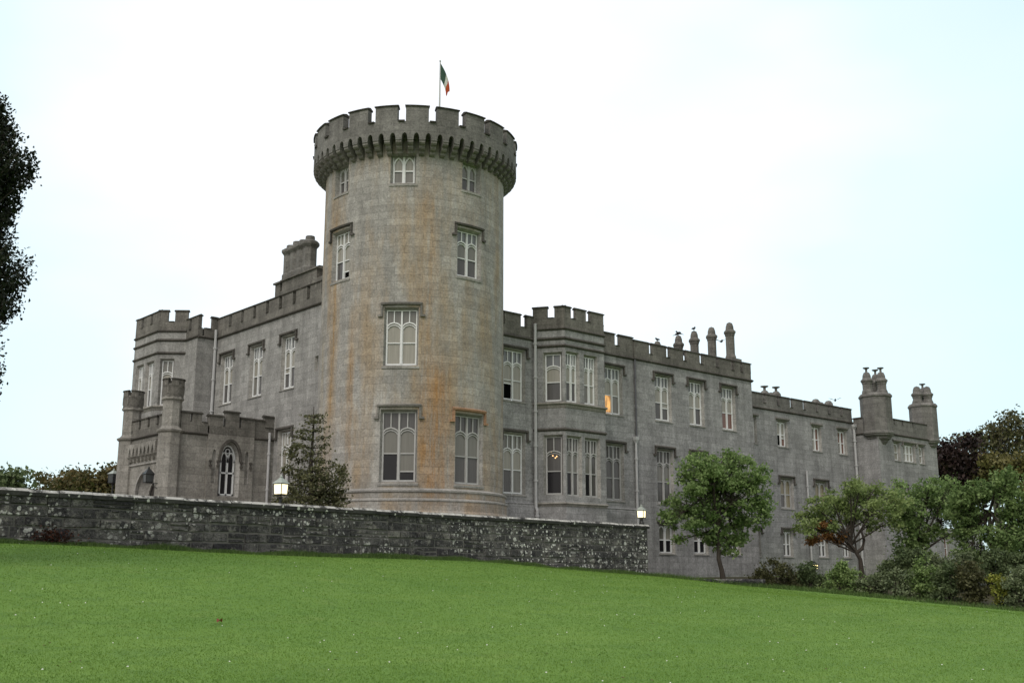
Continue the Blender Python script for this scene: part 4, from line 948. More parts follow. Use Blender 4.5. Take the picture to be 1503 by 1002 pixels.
def blob_leaves(blobs, dens, sig, nclump, seed):
    r = np.random.default_rng(seed); P = []; T = []; CC = []
    for (c, rad) in blobs:
        rad = np.array(rad if hasattr(rad, '__len__') else (rad,) * 3); vol = rad.prod()
        k = max(6, int(nclump * 2.4 * vol**(2 / 3)))
        q = r.normal(size=(k, 3)); q /= np.linalg.norm(q, axis=1)[:, None]; q *= (r.uniform(.05, 1, (k, 1)))**(.42)
        cl = np.array(c) + q * rad
        for x, qq in zip(cl, q):
            m = max(3, int(dens * r.uniform(.4, 1.6))); tt = r.uniform(.0, 1.)
            s = sig * r.uniform(.6, 1.3); pp = r.normal(size=(m, 3)) * s * np.array((1, 1, .6)); P.append(x + pp); T.append(np.clip(tt * .65 + r.uniform(0, .35, m), 0, 1)); CC.append(x)
    return np.concatenate(P), np.concatenate(T), np.array(CC)
def tree(name, base, trunk, blobs, size, mat, label, cat='tree', dens=26, sig=.22, nclump=14, seed=1, bark='bark', r0=.16, group=None, twigs=.5, extra=None, up=.35):
    """trunk: list of local points; blobs: [(local centre, radius)]"""
    root = empty(name, base, label, cat, group); r = random.Random(seed)
    b = MB(); n = len(trunk); b.tube(trunk, [r0 * (1.25 if i == 0 else 1 - .55 * i / (n - 1)) for i in range(n)], 8)
    P, T, CC = blob_leaves(blobs, dens, sig, nclump, seed)
    top = Vector(trunk[-1])
    for (c, rad) in blobs:
        c = Vector(c); s = Vector(trunk[max(1, n - 1 - r.randint(0, min(2, n - 2)))]); rr = rad if not hasattr(rad, '__len__') else min(rad)
        mid = s.lerp(c, .5) + Vector((r.uniform(-.2, .2), r.uniform(-.2, .2), r.uniform(-.05, .35))) * rr
        b.tube([s, s.lerp(mid, .5), mid, mid.lerp(c, .6), c], [r0 * .42, r0 * .36, r0 * .27, r0 * .2, r0 * .1], 5)
        near = [Vector(x) for x in CC if (Vector(x) - c).length < rr * 1.15]
        for x in r.sample(near, int(len(near) * twigs)): b.tube([mid.lerp(c, .5), (mid + x) / 2 + Vector((0, 0, .1 * rr)), x], [r0 * .14, r0 * .10, r0 * .05], 4)
    b.build('trunk', M[bark], root)
    V, F, tt = leaf_np(P, size, T, up=up, seed=seed); obj_np('crown', V, F, mat, tint=tt, parent=root)
    if extra:
        P, T, _ = blob_leaves(extra[0], dens, sig * .8, nclump, seed + 9); V, F, tt = leaf_np(P, size, T, seed=seed); o = obj_np('foliage', V, F, extra[1], tint=tt, parent=root); o['label'] = extra[2]
    return root
def scr(px, py, bx, by, k, dep=0.):      # offsets measured on the photo (screen right / up) at the tree's own distance -> local 3-D offsets
    r = (px - bx) * k; return (r * RT[0] + dep * FW[0], r * RT[1] + dep * FW[1], (by - py) * k)
def blobs_from(L, bx, by, k, seed, spread=1.0, cdep=0.):
    r = random.Random(seed); return [(scr(x, y, bx, by, k, cdep + r.uniform(-1, 1) * spread), (rr * k, rr * k * 1.1, rr * k * .9)) for x, y, rr in L]
G1m = leaf_mat('sycamore_leaves', c4(.095, .165, .045), c4(.29, .39, .15), .4); G2m = leaf_mat('mid_green_leaves', c4(.13, .195, .055), c4(.32, .39, .15), .4); G3m = leaf_mat('deep_green_leaves', c4(.075, .135, .040), c4(.26, .35, .13), .4)
YEW = leaf_mat('bronzed_conifer_sprays', c4(.052, .064, .028), c4(.155, .150, .072), .2); CYP = leaf_mat('dark_cypress_sprays', c4(.006, .009, .004), c4(.020, .028, .011), .05)
RUST = leaf_mat('rust_brown_leaves', c4(.16, .075, .025), c4(.26, .14, .045)); BEE = leaf_mat('copper_beech_leaves', c4(.012, .008, .008), c4(.040, .022, .018), .1); OLV = leaf_mat('autumn_olive_leaves', c4(.055, .060, .026), c4(.14, .13, .062)); GOLD = leaf_mat('golden_olive_leaves', c4(.085, .085, .026), c4(.19, .165, .06)); ORL = leaf_mat('turning_leaves', c4(.05, .065, .022), c4(.15, .105, .04))
SH1 = leaf_mat('dark_shrub_leaves', c4(.050, .078, .032), c4(.15, .19, .085)); SH2 = leaf_mat('bright_shrub_leaves', c4(.095, .16, .045), c4(.25, .33, .12)); SH3 = leaf_mat('yellow_green_shrub_leaves', c4(.15, .18, .03), c4(.36, .36, .07)); SH4 = leaf_mat('grey_green_shrub_leaves', c4(.085, .115, .055), c4(.20, .235, .125)); SH5 = leaf_mat('brownish_shrub_leaves', c4(.045, .048, .020), c4(.115, .115, .050))
k1 = 62 / 1640
tree('sycamore_tree', (16.16, -7.3, 1.0), [(0, 0, 0), scr(1060, 832, 1062, 850, k1), scr(1056, 815, 1062, 850, k1), scr(1057, 797, 1062, 850, k1), scr(1056, 770, 1062, 850, k1), scr(1056, 740, 1062, 850, k1), scr(1055, 710, 1062, 850, k1)],
     blobs_from([(1022, 688, 24), (1034, 668, 12), (1050, 678, 20), (1090, 676, 23), (1082, 662, 10), (1108, 700, 22), (1015, 712, 22), (1050, 712, 28), (1086, 722, 30), (1120, 730, 18), (1004, 740, 22), (1035, 745, 26), (1075, 755, 28), (1112, 756, 20), (992, 758, 15), (1022, 768, 18), (1052, 778, 22), (1090, 780, 18), (1000, 788, 7), (1062, 795, 15), (1080, 797, 12), (1048, 690, 16), (978, 752, 8), (1128, 745, 8), (1070, 700, 24)], 1062, 850, k1, 3, 1.3),
     .20, G1m, 'round-headed green sycamore tree on a slim trunk in front of the tall block', dens=24, nclump=19, sig=.19, seed=3, r0=.15)
k2 = 70 / 1640
tree('young_tree', (27.14, -9.24, 1.3), [(0, 0, 0), scr(1264, 815, 1265, 840, k2), scr(1259, 806, 1265, 840, k2), scr(1252, 795, 1265, 840, k2), scr(1244, 780, 1265, 840, k2)],
     blobs_from([(1200, 768, 14), (1192, 755, 11), (1215, 752, 19), (1240, 738, 18), (1262, 730, 20), (1285, 722, 17), (1248, 716, 12), (1270, 712, 9), (1230, 762, 16), (1262, 756, 17), (1298, 742, 20), (1185, 779, 8), (1322, 735, 17), (1308, 760, 16), (1283, 765, 12), (1205, 738, 12), (1280, 745, 16), (1222, 728, 10), (1180, 768, 9), (1312, 722, 12), (1300, 712, 9), (1228, 772, 10), (1250, 745, 14)], 1265, 840, k2, 5, 1.3),
     .19, G2m, 'spreading tree with a forked trunk and some rust-brown lower leaves', dens=27, nclump=16, sig=.20, seed=5, r0=.15,
     extra=(blobs_from([(1216, 782, 4), (1226, 785, 4), (1202, 788, 4), (1243, 781, 4), (1192, 791, 3), (1210, 768, 4), (1236, 789, 3)], 1265, 840, k2, 8, .4), RUST, 'rust-brown leaves on the low left branch'))
def fork():
    r = bpy.data.objects.get('young_tree'); b = MB(); b.tube([scr(1259, 806, 1265, 840, k2), scr(1268, 800, 1265, 840, k2), scr(1271, 788, 1265, 840, k2), scr(1268, 775, 1265, 840, k2), scr(1278, 760, 1265, 840, k2)], [.12, .11, .09, .07, .04], 7); b.build('limb', M['bark'], r)
fork()
k3 = 74 / 1640
tree('broad_tree', (32.19, -10.03, 1.0), [(0, 0, 0), (0, 0, .8), (.1, 0, 1.6), (0, .1, 2.4), (.1, .1, 3.6)],
     blobs_from([(1335, 722, 20), (1362, 714, 20), (1388, 716, 20), (1330, 745, 22), (1360, 742, 24), (1392, 745, 22), (1325, 765, 16), (1350, 768, 18), (1405, 765, 14), (1380, 772, 15), (1318, 795, 18), (1338, 806, 20), (1352, 786, 16), (1326, 820, 15), (1312, 735, 14), (1398, 705, 10), (1334, 703, 8), (1345, 825, 18)], 1345, 840, k3, 7, 1.8),
     .21, G1m, 'broad dark green tree between the forked tree and the right edge, over the shrubs', dens=22, nclump=17, sig=.22, seed=7, r0=.2)
k4 = 72 / 1640
tree('broad_tree', (32.39, -14.89, .8), [(0, 0, 0), (0, .1, 1.0), (.1, 0, 2.0), (0, 0, 3.2), (.1, 0, 4.4)],
     blobs_from([(1425, 732, 18), (1448, 724, 20), (1472, 714, 18), (1500, 714, 20), (1528, 720, 24), (1425, 752, 20), (1452, 752, 24), (1485, 745, 26), (1515, 752, 26), (1430, 780, 20), (1460, 785, 25), (1492, 785, 26), (1522, 790, 26), (1425, 808, 16), (1450, 815, 20), (1485, 820, 22), (1515, 822, 24), (1476, 700, 9), (1545, 760, 28)], 1460, 850, k4, 9, 1.8),
     .21, G3m, 'dense dark green tree standing at the right edge of the photo', dens=26, nclump=19, sig=.22, seed=9, r0=.22)
k5 = 47.5 / 1640
def conifer():
    root = empty('conifer_tree', (-8.49, -4.44, 3.35), 'sparse bronze-green conifer growing against the left side of the round tower', 'tree'); r = random.Random(4); rn = np.random.default_rng(4)
    b = MB(); H = 5.35; b.tube([(0, 0, 0), (.05, 0, 1.5), (0, .05, 3), (.03, 0, 4.4), (0, 0, H)], [.14, .11, .08, .045, .012], 7)
    P = []; z = .25
    while z < H - .25:
        f = z / H; n = 6 if f < .6 else 5
        for q in range(n):
            L = (1.55 * (1 - f)**.75 + .14) * r.uniform(.62, 1.22); a = r.uniform(0, 6.28); dr = Vector((math.cos(a), math.sin(a), 0))
            p0 = Vector((0, 0, z)); p1 = p0 + dr * L * .55 + Vector((0, 0, .10 * L)); p2 = p0 + dr * L + Vector((0, 0, r.uniform(-.05, .32) * L))
            b.tube([p0, p1, p2], [.028, .018, .006], 4)
            m = int(36 * L) + 7
            for k in range(m):
                t = r.uniform(.22, 1.05)**.8; c = p0.lerp(p1, t * 2) if t < .5 else p1.lerp(p2, t * 2 - 1)
                w_ = .17 * (1.2 - t) + .07; P.append((c.x + r.gauss(0, w_), c.y + r.gauss(0, w_), c.z + r.gauss(-.03, .06)))
        z += r.uniform(.2, .42)
    # bushy skirt
    for (px, py, rr) in ((425, 720, 14), (440, 728, 15), (470, 725, 17), (495, 728, 13), (502, 705, 12), (455, 700, 13), (425, 665, 9), (420, 690, 8), (500, 690, 9), (480, 705, 14), (440, 700, 11), (462, 735, 16), (485, 738, 14), (412, 735, 11)):
        c = scr(px, py, 455, 740 + 38, k5, r.uniform(-.5, .5)); k = int(rr * 19)
        q = rn.normal(size=(k, 3)) * rr * k5 * .55 + np.array(c); P += [tuple(x) for x in q]
    b.build('trunk', M['bark'], root); P = np.array(P); V, F, tt = leaf_np(P, .15, rn.uniform(0, 1, len(P)), up=.2, aspect=.5, seed=2); obj_np('crown', V, F, YEW, tint=tt, parent=root)
conifer()
def cypress():
    root = empty('cypress_tree', (-26.75, -17.3, gz(-26.75, -17.3)), 'tall black-green cypress cut off by the left edge of the photo', 'tree'); rn = np.random.default_rng(12); r = random.Random(12)
    b = MB(); b.tube([(0, 0, 0), (.1, 0, 4), (0, .1, 8), (0, 0, 12.3)], [.3, .24, .16, .03], 8)
    P = []
    prof = [(3.4, .7), (4.6, 1.1), (5.4, 1.5), (6.2, 1.8), (7.0, 1.72), (7.6, 1.9), (8.5, 2.2), (9.35, 2.22), (9.8, 1.55), (10.5, 1.7), (11.4, 2.12), (12.1, 1.9), (12.7, 1.6), (13.1, 1.3), (13.8, .7), (14.6, .1)]
    def rad(z):
        for (z0, r0), (z1, r1) in zip(prof, prof[1:]):
            if z0 <= z <= z1: return r0 + (r1 - r0) * (z - z0) / (z1 - z0)
        return .3
    zo = root.location.z
    for _ in range(820):
        z = r.uniform(4.5, 13.4); a = r.uniform(0, 6.28); dz_ = r.uniform(.3, 1.0); L = rad(z + dz_) * r.uniform(.62, .99); dr = Vector((math.cos(a), math.sin(a), 0))
        tip = dr * L + Vector((0, 0, z + dz_ - zo)); st = Vector((0, 0, max(z - .8 - zo, 1.8)))
        b.tube([st, st.lerp(tip, .5) + Vector((0, 0, -.2)), tip], [.05, .03, .01], 4)
        for k in range(150):
            t = r.uniform(.2, 1.0)**.55; c = st.lerp(tip, t); w_ = .20 * (1.15 - t) + .05
            P.append((c.x + r.gauss(0, w_), c.y + r.gauss(0, w_), c.z + r.gauss(0, w_ * 1.25)))
    b.build('trunk', M['bark'], root); P = np.array(P); V, F, tt = leaf_np(P, .105, rn.uniform(0, 1, len(P)), up=.1, aspect=.6, seed=5); obj_np('crown', V, F, CYP, tint=tt, parent=root)
cypress()
# trees beyond the castle
def far_tree(x, y, z, h, blobs, size, mat, label, seed, dens=26, nclump=9, sig=.55, bark='barkg', name='background_tree', r0=.3, twigs=.6):
    tree(name, (x, y, z), [(0, 0, 0), (.1, 0, h * .25), (0, .1, h * .5), (.1, .1, h * .75)], blobs, size, mat, label, dens=dens, nclump=nclump, sig=sig, seed=seed, bark=bark, r0=r0, twigs=twigs, up=.2)
kb = 110 / 1640
def fb(L, x, y, z, d, seed, sp=2.):     # far blobs measured on the photo, around a tree standing at (x,y)
    k = d / 1640; rel = np.array((x - EYE[0], y - EYE[1])); r_ = rel @ RT; f_ = rel @ FW; rr = random.Random(seed); out = []
    import math as m_
    P_ = R_(12.03)
    for px, py, rad in L:
        u, v = px - 751.5, 501 - py; fwd = 1581 * m_.cos(P_) - v * m_.sin(P_); up = 1581 * m_.sin(P_) + v * m_.cos(P_); s = f_ / fwd
        out.append(((( u * s - r_) * RT[0] + rr.uniform(-sp, sp) * FW[0], (u * s - r_) * RT[1] + rr.uniform(-sp, sp) * FW[1], EYE[2] + up * s - z), (rad * s,) * 3))
    return out
def far(px, d, L, mat, label, seed, h, **k):
    a = math.atan2(px - 751.5, 1616.); x, y = EYE[0] + d * (math.sin(a) * RT[0] + math.cos(a) * FW[0]), EYE[1] + d * (math.sin(a) * RT[1] + math.cos(a) * FW[1])
    z = 1.0; far_tree(x, y, z, h, fb(L, x, y, z, d, seed), k.pop('size', .42), mat, label, seed, **k)
far(5, 105, [(0, 712, 18), (14, 706, 14), (26, 716, 12), (-20, 708, 22), (5, 730, 22), (20, 735, 18), (8, 697, 6)], SH1, 'dark green tree behind the left end of the terrace wall', 21, 10)
far(85, 112, [(70, 708, 12), (85, 703, 12), (98, 710, 12), (66, 722, 14), (90, 722, 18), (108, 722, 10), (75, 735, 16), (104, 735, 14), (62, 700, 6), (100, 699, 6)], ORL, 'thin autumn-tinted tree left of the lamp post', 23, 10, nclump=8, dens=15)
far(150, 104, [(132, 705, 14), (150, 697, 14), (165, 694, 12), (125, 718, 14), (145, 715, 18), (168, 712, 16), (180, 700, 12), (140, 733, 20), (165, 733, 18), (172, 688, 7)], ORL, 'brownish green tree just left of the entrance porch', 25, 10, nclump=11)
far(1410, 118, [(1392, 662, 18), (1400, 648, 10), (1405, 680, 26), (1425, 690, 22), (1390, 700, 24), (1420, 710, 24), (1445, 706, 16), (1385, 680, 18), (1440, 718, 18), (1400, 725, 24)], BEE, 'dark copper beech beyond the end pavilion', 27, 11, nclump=13, dens=24)
far(1470, 135, [(1440, 646, 16), (1452, 630, 13), (1470, 618, 10), (1478, 632, 17), (1490, 622, 12), (1503, 630, 14), (1425, 640, 11), (1410, 646, 10), (1460, 652, 18), (1492, 650, 18), (1515, 640, 18), (1398, 650, 9), (1472, 608, 6), (1500, 612, 6), (1445, 665, 16), (1480, 672, 18)], OLV, 'tall thin-crowned olive-brown tree on the skyline at the far right', 29, 17, nclump=7, dens=15, size=.40)
far(1475, 118, [(1452, 682, 12), (1470, 680, 14), (1490, 684, 16), (1462, 698, 16), (1485, 702, 18), (1505, 698, 18), (1520, 690, 18), (1448, 700, 10), (1500, 715, 18)], GOLD, 'golden olive tree behind the dense dark tree at the far right', 31, 10, nclump=11)
# shrubs of the bed
def shrub(px, d, L, mat, label, seed, size=.15, dens=34, nclump=34, name='shrub'):
    a = math.atan2(px - 751.5, 1616.); x, y = EYE[0] + d * (math.sin(a) * RT[0] + math.cos(a) * FW[0]), EYE[1] + d * (math.sin(a) * RT[1] + math.cos(a) * FW[1]); z = gz(x, y)
    B = fb(L, x, y, z, d, seed, .5); P, T, CC = blob_leaves(B, dens, .16, nclump, seed); r = random.Random(seed)
    keep = P[:, 2] > -.05; P, T = P[keep], T[keep]
    root = empty(name, (x, y, z), label, 'shrub'); b = MB()
    for c in r.sample(list(CC), min(26, len(CC))): b.tube([(r.uniform(-.2, .2), r.uniform(-.2, .2), -.05), (c[0] * .5, c[1] * .5, c[2] * .6), tuple(c)], [.03, .02, .008], 4)
    b.build('stems', M['bark'], root); V, F, tt = leaf_np(P, size, T, up=.35, seed=seed); obj_np('foliage', V, F, mat, tint=tt, parent=root)
SHR = [
 (1140, 61.5, [(1128, 840, 12), (1145, 838, 12), (1160, 846, 12), (1135, 856, 13), (1152, 860, 12), (1120, 850, 8), (1140, 826, 5)], SH5, 'brownish bush at the right end of the low edging wall'),
 (1188, 62, [(1178, 838, 11), (1195, 842, 14), (1184, 856, 14), (1204, 858, 13), (1190, 830, 6), (1172, 852, 9), (1196, 868, 8)], SH1, 'dark green bush below the small garden lantern'),
 (1232, 62, [(1218, 846, 12), (1235, 838, 13), (1250, 844, 12), (1228, 860, 13), (1248, 862, 13), (1240, 828, 6), (1214, 860, 10), (1262, 858, 8), (1236, 872, 6)], SH2, 'fresh green bush beside the forked trunk'),
 (1283, 62, [(1270, 858, 10), (1288, 852, 11), (1300, 864, 10), (1278, 870, 8), (1292, 876, 6)], SH4, 'low grey-green bush right of the forked trunk'),
 (1312, 61.5, [(1304, 858, 10), (1320, 852, 13), (1316, 870, 10), (1330, 872, 9), (1318, 842, 6)], SH4, 'pale grey-green bush in front of the deep shade'),
 (1352, 62, [(1342, 850, 13), (1356, 840, 14), (1348, 866, 14), (1366, 860, 13), (1360, 826, 8), (1340, 876, 7), (1362, 878, 8), (1368, 845, 10)], SH2, 'taller light green bush under the broad tree'),
 (1392, 61.5, [(1382, 850, 14), (1398, 842, 14), (1390, 866, 15), (1406, 866, 13), (1388, 830, 8), (1376, 878, 7), (1400, 882, 7), (1405, 850, 12)], SH1, 'dark green bush left of the yellow-green bush under the broad tree'),
 (1428, 61, [(1418, 852, 13), (1432, 844, 13), (1425, 868, 14), (1442, 868, 12), (1420, 882, 8), (1438, 884, 7), (1428, 830, 9), (1415, 838, 9)], SH5, 'dull brown-green bush beside the yellow-green one'),
 (1466, 60.5, [(1456, 862, 11), (1470, 858, 12), (1480, 870, 10), (1462, 876, 10), (1476, 884, 7), (1466, 850, 6)], SH3, 'bright yellow-green bush at the lawn edge'),
 (1498, 60.5, [(1488, 860, 12), (1503, 850, 14), (1518, 858, 14), (1496, 876, 13), (1514, 878, 13), (1490, 888, 6), (1508, 890, 7), (1500, 836, 9)], SH4, 'mixed green bush cut by the right edge of the photo'),
 (1330, 66, [(1322, 820, 15), (1338, 816, 15), (1315, 838, 15), (1335, 838, 17), (1352, 832, 13), (1308, 852, 12), (1350, 848, 14)], SH1, 'large shaded bush behind the pale ones beneath the broad tree'),
 (1400, 66, [(1385, 832, 12), (1402, 828, 10), (1418, 822, 13), (1372, 830, 8), (1395, 845, 15), (1375, 846, 12), (1420, 842, 14), (1366, 818, 6)], SH4, 'upright grey-green bush in front of the small window'),
 (1455, 66, [(1440, 822, 14), (1458, 818, 15), (1475, 822, 15), (1492, 824, 15), (1448, 842, 15), (1470, 842, 16), (1490, 842, 14), (1510, 826, 16), (1435, 840, 12)], SH1, 'dark bush behind the yellow-green one beneath the dense tree'),
]
for i, (px, d_, L, mt_, lab) in enumerate(SHR): shrub(px, d_, L, mt_, lab, 40 + i)
def ground_at(px, py):                    # a lawn point seen at a photo pixel (walk the ray to the ground)
    P_ = R_(12.03); u, v = px - 751.5, 501 - py; fwd = 1581 * math.cos(P_) - v * math.sin(P_); up = 1581 * math.sin(P_) + v * math.cos(P_)
    h = math.hypot(u, fwd); dx, dy = (u * RT[0] + fwd * FW[0]) / h, (u * RT[1] + fwd * FW[1]) / h
    for i in range(400):
        t = 12 + i * .12; x, y = EYE[0] + dx * t, EYE[1] + dy * t
        if gz(x, y) > EYE[2] + up / h * t: break
    return x, y, gz(x, y)
# grass blades, longer tufts at the wall foot
def grass():
    r = np.random.default_rng(2); n = 830000
    t = 12.0 + 47 * r.uniform(0, 1, n)**1.75; a = r.uniform(-.62, .72, n)
    x = EYE[0] + t * (np.sin(a) * RT[0] + np.cos(a) * FW[0]); y = EYE[1] + t * (np.sin(a) * RT[1] + np.cos(a) * FW[1])
    wall_y = WA[1] + (x - WA[0]) * (WB[1] - WA[1]) / (WB[0] - WA[0]); ok = (y < wall_y - .05) & ~((x > 10.4) & (y > -7.4 - (x - 12.4) * .73)) & ~((x > 15.4) & (y > -9.6 - (x - 15.4) * 1.44)) & ~((x > 18.8) & (y > -15 - (x - 18.8) * 4.6)) & ~((x > 20.5) & (y > -24.5))
    x, y, t = x[ok], y[ok], t[ok]; n = len(x); z = ground(x, y); h = r.uniform(.010, .028, n) * (.9 + t * .008); wv = .0028 + .00022 * t
    a = r.uniform(0, 6.28, n); l = r.normal(size=(n, 2)) * h[:, None] * .7
    dx, dy = np.cos(a) * wv, np.sin(a) * wv
    V = np.stack([np.stack([x - dx, y - dy, z - .004], -1), np.stack([x + dx, y + dy, z - .004], -1), np.stack([x + l[:, 0], y + l[:, 1], z + h], -1)], 1).reshape(-1, 3)
    pt = .16 * np.sin(x * .9 + 1.7 * np.sin(y * .55)) * np.sin(y * 1.1 + 1.3 * np.sin(x * .4)) + .14 * np.sin((y - .145 * x) * 2.1 + .8 * np.sin(x * .23))
    tint = np.repeat(np.clip(r.normal(.46, .2, n) + pt, 0, 1), 3)
    gm = leaf_mat('grass_blades', c4(.096, .190, .026), c4(.166, .272, .046), .12)
    tag(obj_np('grass', V, np.arange(3 * n).reshape(n, 3), gm, tint=tint), 'short mown grass blades over the whole sloping lawn', 'grass', kind='stuff')
    # unmown fringe at the foot of the terrace wall
    n = 26000; s = r.uniform(.5, 1.0, n); x = WA[0] + (WB[0] + .5 - WA[0]) * s; off = np.abs(r.normal(0, .16, n)); y = WA[1] + (x - WA[0]) * (WB[1] - WA[1]) / (WB[0] - WA[0]) - .05 - off
    cl = .5 + .5 * np.sin(x * 1.3 + 2 * np.sin(x * .37)) * np.sin(x * .61); z = ground(x, y); h = (.07 + .24 * cl * r.uniform(.2, 1, n)) * np.exp(-off * 1.5); a = r.uniform(0, 6.28, n); l = r.normal(size=(n, 2)) * h[:, None] * .35
    dx, dy = np.cos(a) * .012, np.sin(a) * .012
    V = np.stack([np.stack([x - dx, y - dy, z - .01], -1), np.stack([x + dx, y + dy, z - .01], -1), np.stack([x + l[:, 0], y + l[:, 1], z + h], -1)], 1).reshape(-1, 3)
    fm = leaf_mat('rough_grass_blades', c4(.05, .10, .022), c4(.11, .17, .045), .15)
    tag(obj_np('rough_grass', V, np.arange(3 * n).reshape(n, 3), fm, tint=np.repeat(r.uniform(0, 1, n), 3)), 'unmown dark grass fringe along the foot of the terrace wall', 'grass', kind='stuff')
    # ragged edge where the lawn meets the planting bed
    E_ = np.array([(10.5, -7.1), (12.5, -7.6), (15.5, -9.75), (17.5, -12.6), (19.3, -15.4), (20.4, -21.9), (20.8, -24)]); n = 9000; u = r.uniform(0, 5.98, n); i = u.astype(int); f = (u - i)[:, None]
    q = E_[i] * (1 - f) + E_[i + 1] * f + r.normal(0, .22, (n, 2)); x, y = q[:, 0], q[:, 1]; z = ground(x, y); h = r.uniform(.06, .30, n); a = r.uniform(0, 6.28, n); l = r.normal(size=(n, 2)) * h[:, None] * .4
    dx, dy = np.cos(a) * .014, np.sin(a) * .014
    V = np.stack([np.stack([x - dx, y - dy, z - .01], -1), np.stack([x + dx, y + dy, z - .01], -1), np.stack([x + l[:, 0], y + l[:, 1], z + h], -1)], 1).reshape(-1, 3)
    tag(obj_np('rough_grass', V, np.arange(3 * n).reshape(n, 3), fm, tint=np.repeat(r.uniform(0, 1, n), 3)), 'longer grass along the lawn edge below the shrubs', 'grass', kind='stuff')
    # daisies and pale petals
    b = MB()
    for k in range(150):
        t = 16 + 30 * r.uniform()**1.3; a = r.uniform(-.46, .46); x = EYE[0] + t * (math.sin(a) * RT[0] + math.cos(a) * FW[0]); y = EYE[1] + t * (math.sin(a) * RT[1] + math.cos(a) * FW[1])
        if y > WA[1] + (x - WA[0]) * .1453 - 1 or x > 15: continue
        s = r.uniform(.008, .017); b.lathe((x, y), [(0, gz(x, y) + .04), (s, gz(x, y) + .045), (s * .5, gz(x, y) + .055), (0, gz(x, y) + .056)], 6)
    tag(b.build('daisies', plain('white_petals', c4(.75, .75, .70), .7, .1)), 'tiny white daisies and petals scattered over the lawn', 'flowers', kind='stuff')
    b = MB()
    for k in range(60):
        t = 15.5 + 22 * r.uniform()**1.3; a = r.uniform(-.46, .46); x = EYE[0] + t * (math.sin(a) * RT[0] + math.cos(a) * FW[0]); y = EYE[1] + t * (math.sin(a) * RT[1] + math.cos(a) * FW[1])
        if y > WA[1] + (x - WA[0]) * .1453 - 1 or x > 15: continue
        z = gz(x, y) + .035; s = r.uniform(.02, .045); q = r.uniform(0, 6.28); c_, s_ = math.cos(q) * s, math.sin(q) * s
        b.poly([(x - c_, y - s_, z), (x + s_ * .5, y - c_ * .5, z + .015), (x + c_, y + s_, z + .008), (x - s_ * .5, y + c_ * .5, z + .012)])
    tag(b.build('leaf_litter', plain('withered_leaf_bits', c4(.09, .06, .03), .9, .4)), 'small withered brown leaf bits lying in the lawn', 'leaves', kind='stuff')
grass()
def leaf():
    x, y, z = ground_at(322, 916); b = MB()
    L = []
    for k in range(9):
        a = k / 8 * 2 * math.pi; L.append(a)
    n = 8; s = .085
    # curled leaf: two cupped halves meeting at a midrib, and a stalk
    for side in (1, -1):
        for i in range(n):
            t0, t1 = i / n, (i + 1) / n
            def Q(t, v): wd = s * .75 * math.sin(math.pi * min(1, t * .96 + .03))**.8; return ((t - .5) * 2 * s, side * v * wd * .75, .035 + .02 * math.sin(t * 3.1) + v**2 * wd * .75)
            for j in range(3): b.poly([Q(t0, j / 3), Q(t1, j / 3), Q(t1, (j + 1) / 3), Q(t0, (j + 1) / 3)])
    b.tube([(s, 0, .035), (s * 1.5, .01, .05)], .004, 5)
    o = b.build('fallen_leaf', plain('red_brown_dry_leaf', c4(.22, .045, .022), .6, .3, 20)); o.location = (x, y, z); o.rotation_euler = (0, 0, .6); tag(o, 'single curled red-brown leaf lying on the lawn', 'leaf')
leaf()
def creeper():
    x, y, _ = -21.6, WA[1] + (-21.6 - WA[0]) * .1453 - .12, 0; z = gz(x, y); r = np.random.default_rng(6)
    root = empty('withered_fern', (x, y, z), 'withered red-brown plant at the foot of the terrace wall near the left edge', 'plant')
    P = r.normal(size=(420, 3)) * np.array((.36, .07, .15)) + np.array((0, 0, .16)); P = P[P[:, 2] > .0]
    V, F, tt = leaf_np(P, .10, r.uniform(0, 1, len(P)), seed=3); obj_np('foliage', V, F, leaf_mat('withered_red_brown_leaves', c4(.025, .010, .007), c4(.09, .032, .018)), tint=tt, parent=root)
    b = MB()
    for k in range(12): a = r.uniform(-.6, .6); b.tube([(a * .4, 0, 0), (a, -.05, .3 * r.uniform(.5, 1.2))], .01, 4)
    b.build('stems', M['bark'], root)
creeper()

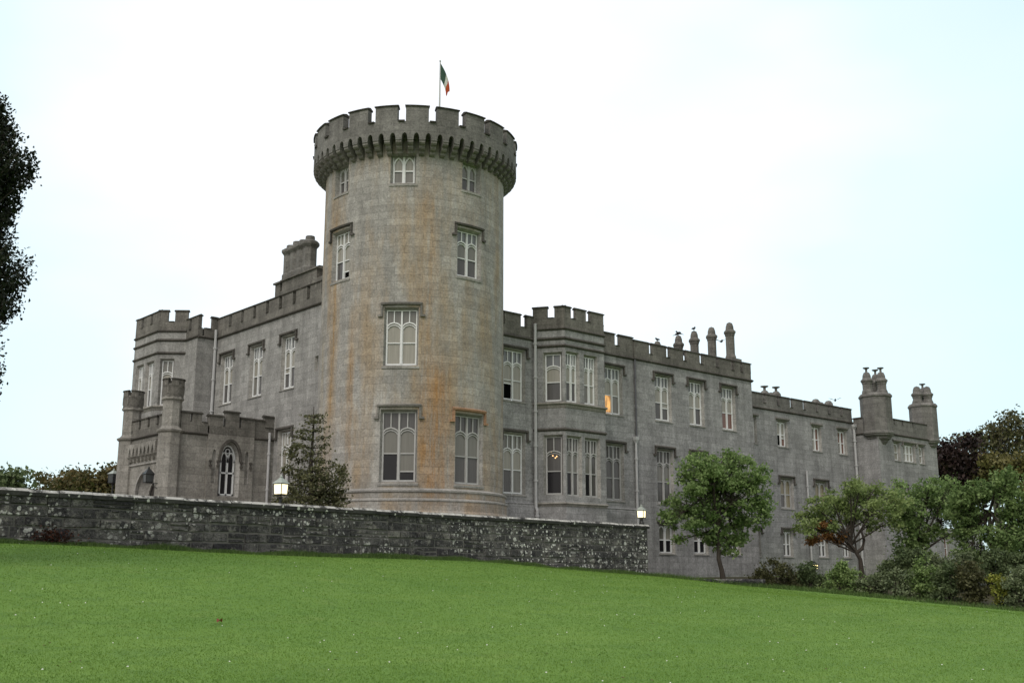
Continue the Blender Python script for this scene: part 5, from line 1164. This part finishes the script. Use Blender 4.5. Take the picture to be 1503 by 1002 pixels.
# ---------------------------------------------------------------- birds on the chimneys
def bird_mesh(root, fly=False):
    b = MB(); bl = M['birdm']
    from mathutils import Euler
    b.ellipsoid((0, 0, .17), (.17, .085, .085), 12, 8, rot=Euler((0, -.35, 0))); b.ellipsoid((.15, 0, .28), (.065, .055, .06), 10, 8)
    b.lathe((0, 0), [(0, 0), (0, 0)], 4) if False else None
    b.poly([(.2, .02, .285), (.2, -.02, .285), (.29, 0, .27)]); b.poly([(.2, -.02, .265), (.2, .02, .265), (.29, 0, .27)])
    b.poly([(-.1, .05, .15), (-.1, -.05, .15), (-.36, -.045, .06), (-.36, .045, .06)]); b.poly([(-.1, .05, .12), (-.36, .045, .045), (-.36, -.045, .045), (-.1, -.05, .12)])
    o = b.build('body', bl, root, smooth=False)
    if fly:
        for s in (1, -1):
            q = MB(); q.poly([(.1, .05 * s, .2), (.06, .3 * s, .34), (-.02, .52 * s, .36), (-.10, .3 * s, .28), (-.08, .05 * s, .17)]); q.poly([(-.08, .05 * s, .16), (-.10, .3 * s, .27), (-.02, .52 * s, .35), (.06, .3 * s, .33), (.1, .05 * s, .19)])
            q.build('wing', bl, root)
    else:
        for s in (1, -1): q = MB(); q.tube([(0, .03 * s, .1), (.01, .03 * s, 0)], .008, 5); q.build('leg', bl, root)
        for s in (1, -1): q = MB(); q.ellipsoid((-.05, .085 * s, .17), (.16, .02, .06), 8, 6, rot=Euler((0, -.35, 0))); q.build('wing', bl, root)
M['birdm'] = plain('black_plumage', c4(.018, .018, .02), .5, .3, 10)
BIRDS = [((26.6, 5.95, 18.2), 1.4, 0, 'small dark crow perched on the leftmost shaft of the tall block'), ((26.52, 3.85, 18.32), 2.4, 0, 'left one of two crows sharing the second shaft from the left'), ((26.7, 4.08, 18.32), -.9, 0, 'right one of two crows sharing the second shaft from the left'),
         ((26.6, 2.5, 18.44), .2, 0, 'small dark crow perched on the third shaft from the left'), ((26.9, .35, 17.2), .3, 1, 'dark crow flying beside the fourth shaft of the row'), ((26.2, 3.1, 16.55), 3.4, 1, 'dark crow flying low left of the third shaft'),
         ((43.0, 1.6, 14.85), .5, 1, 'dark crow flying above the right end of the recessed range')]
for (p, rz, fl, lab) in BIRDS:
    r_ = empty('crow', p, lab, 'bird', 'crows about the chimneys'); r_.rotation_euler = (0, 0, rz); bird_mesh(r_, fl)
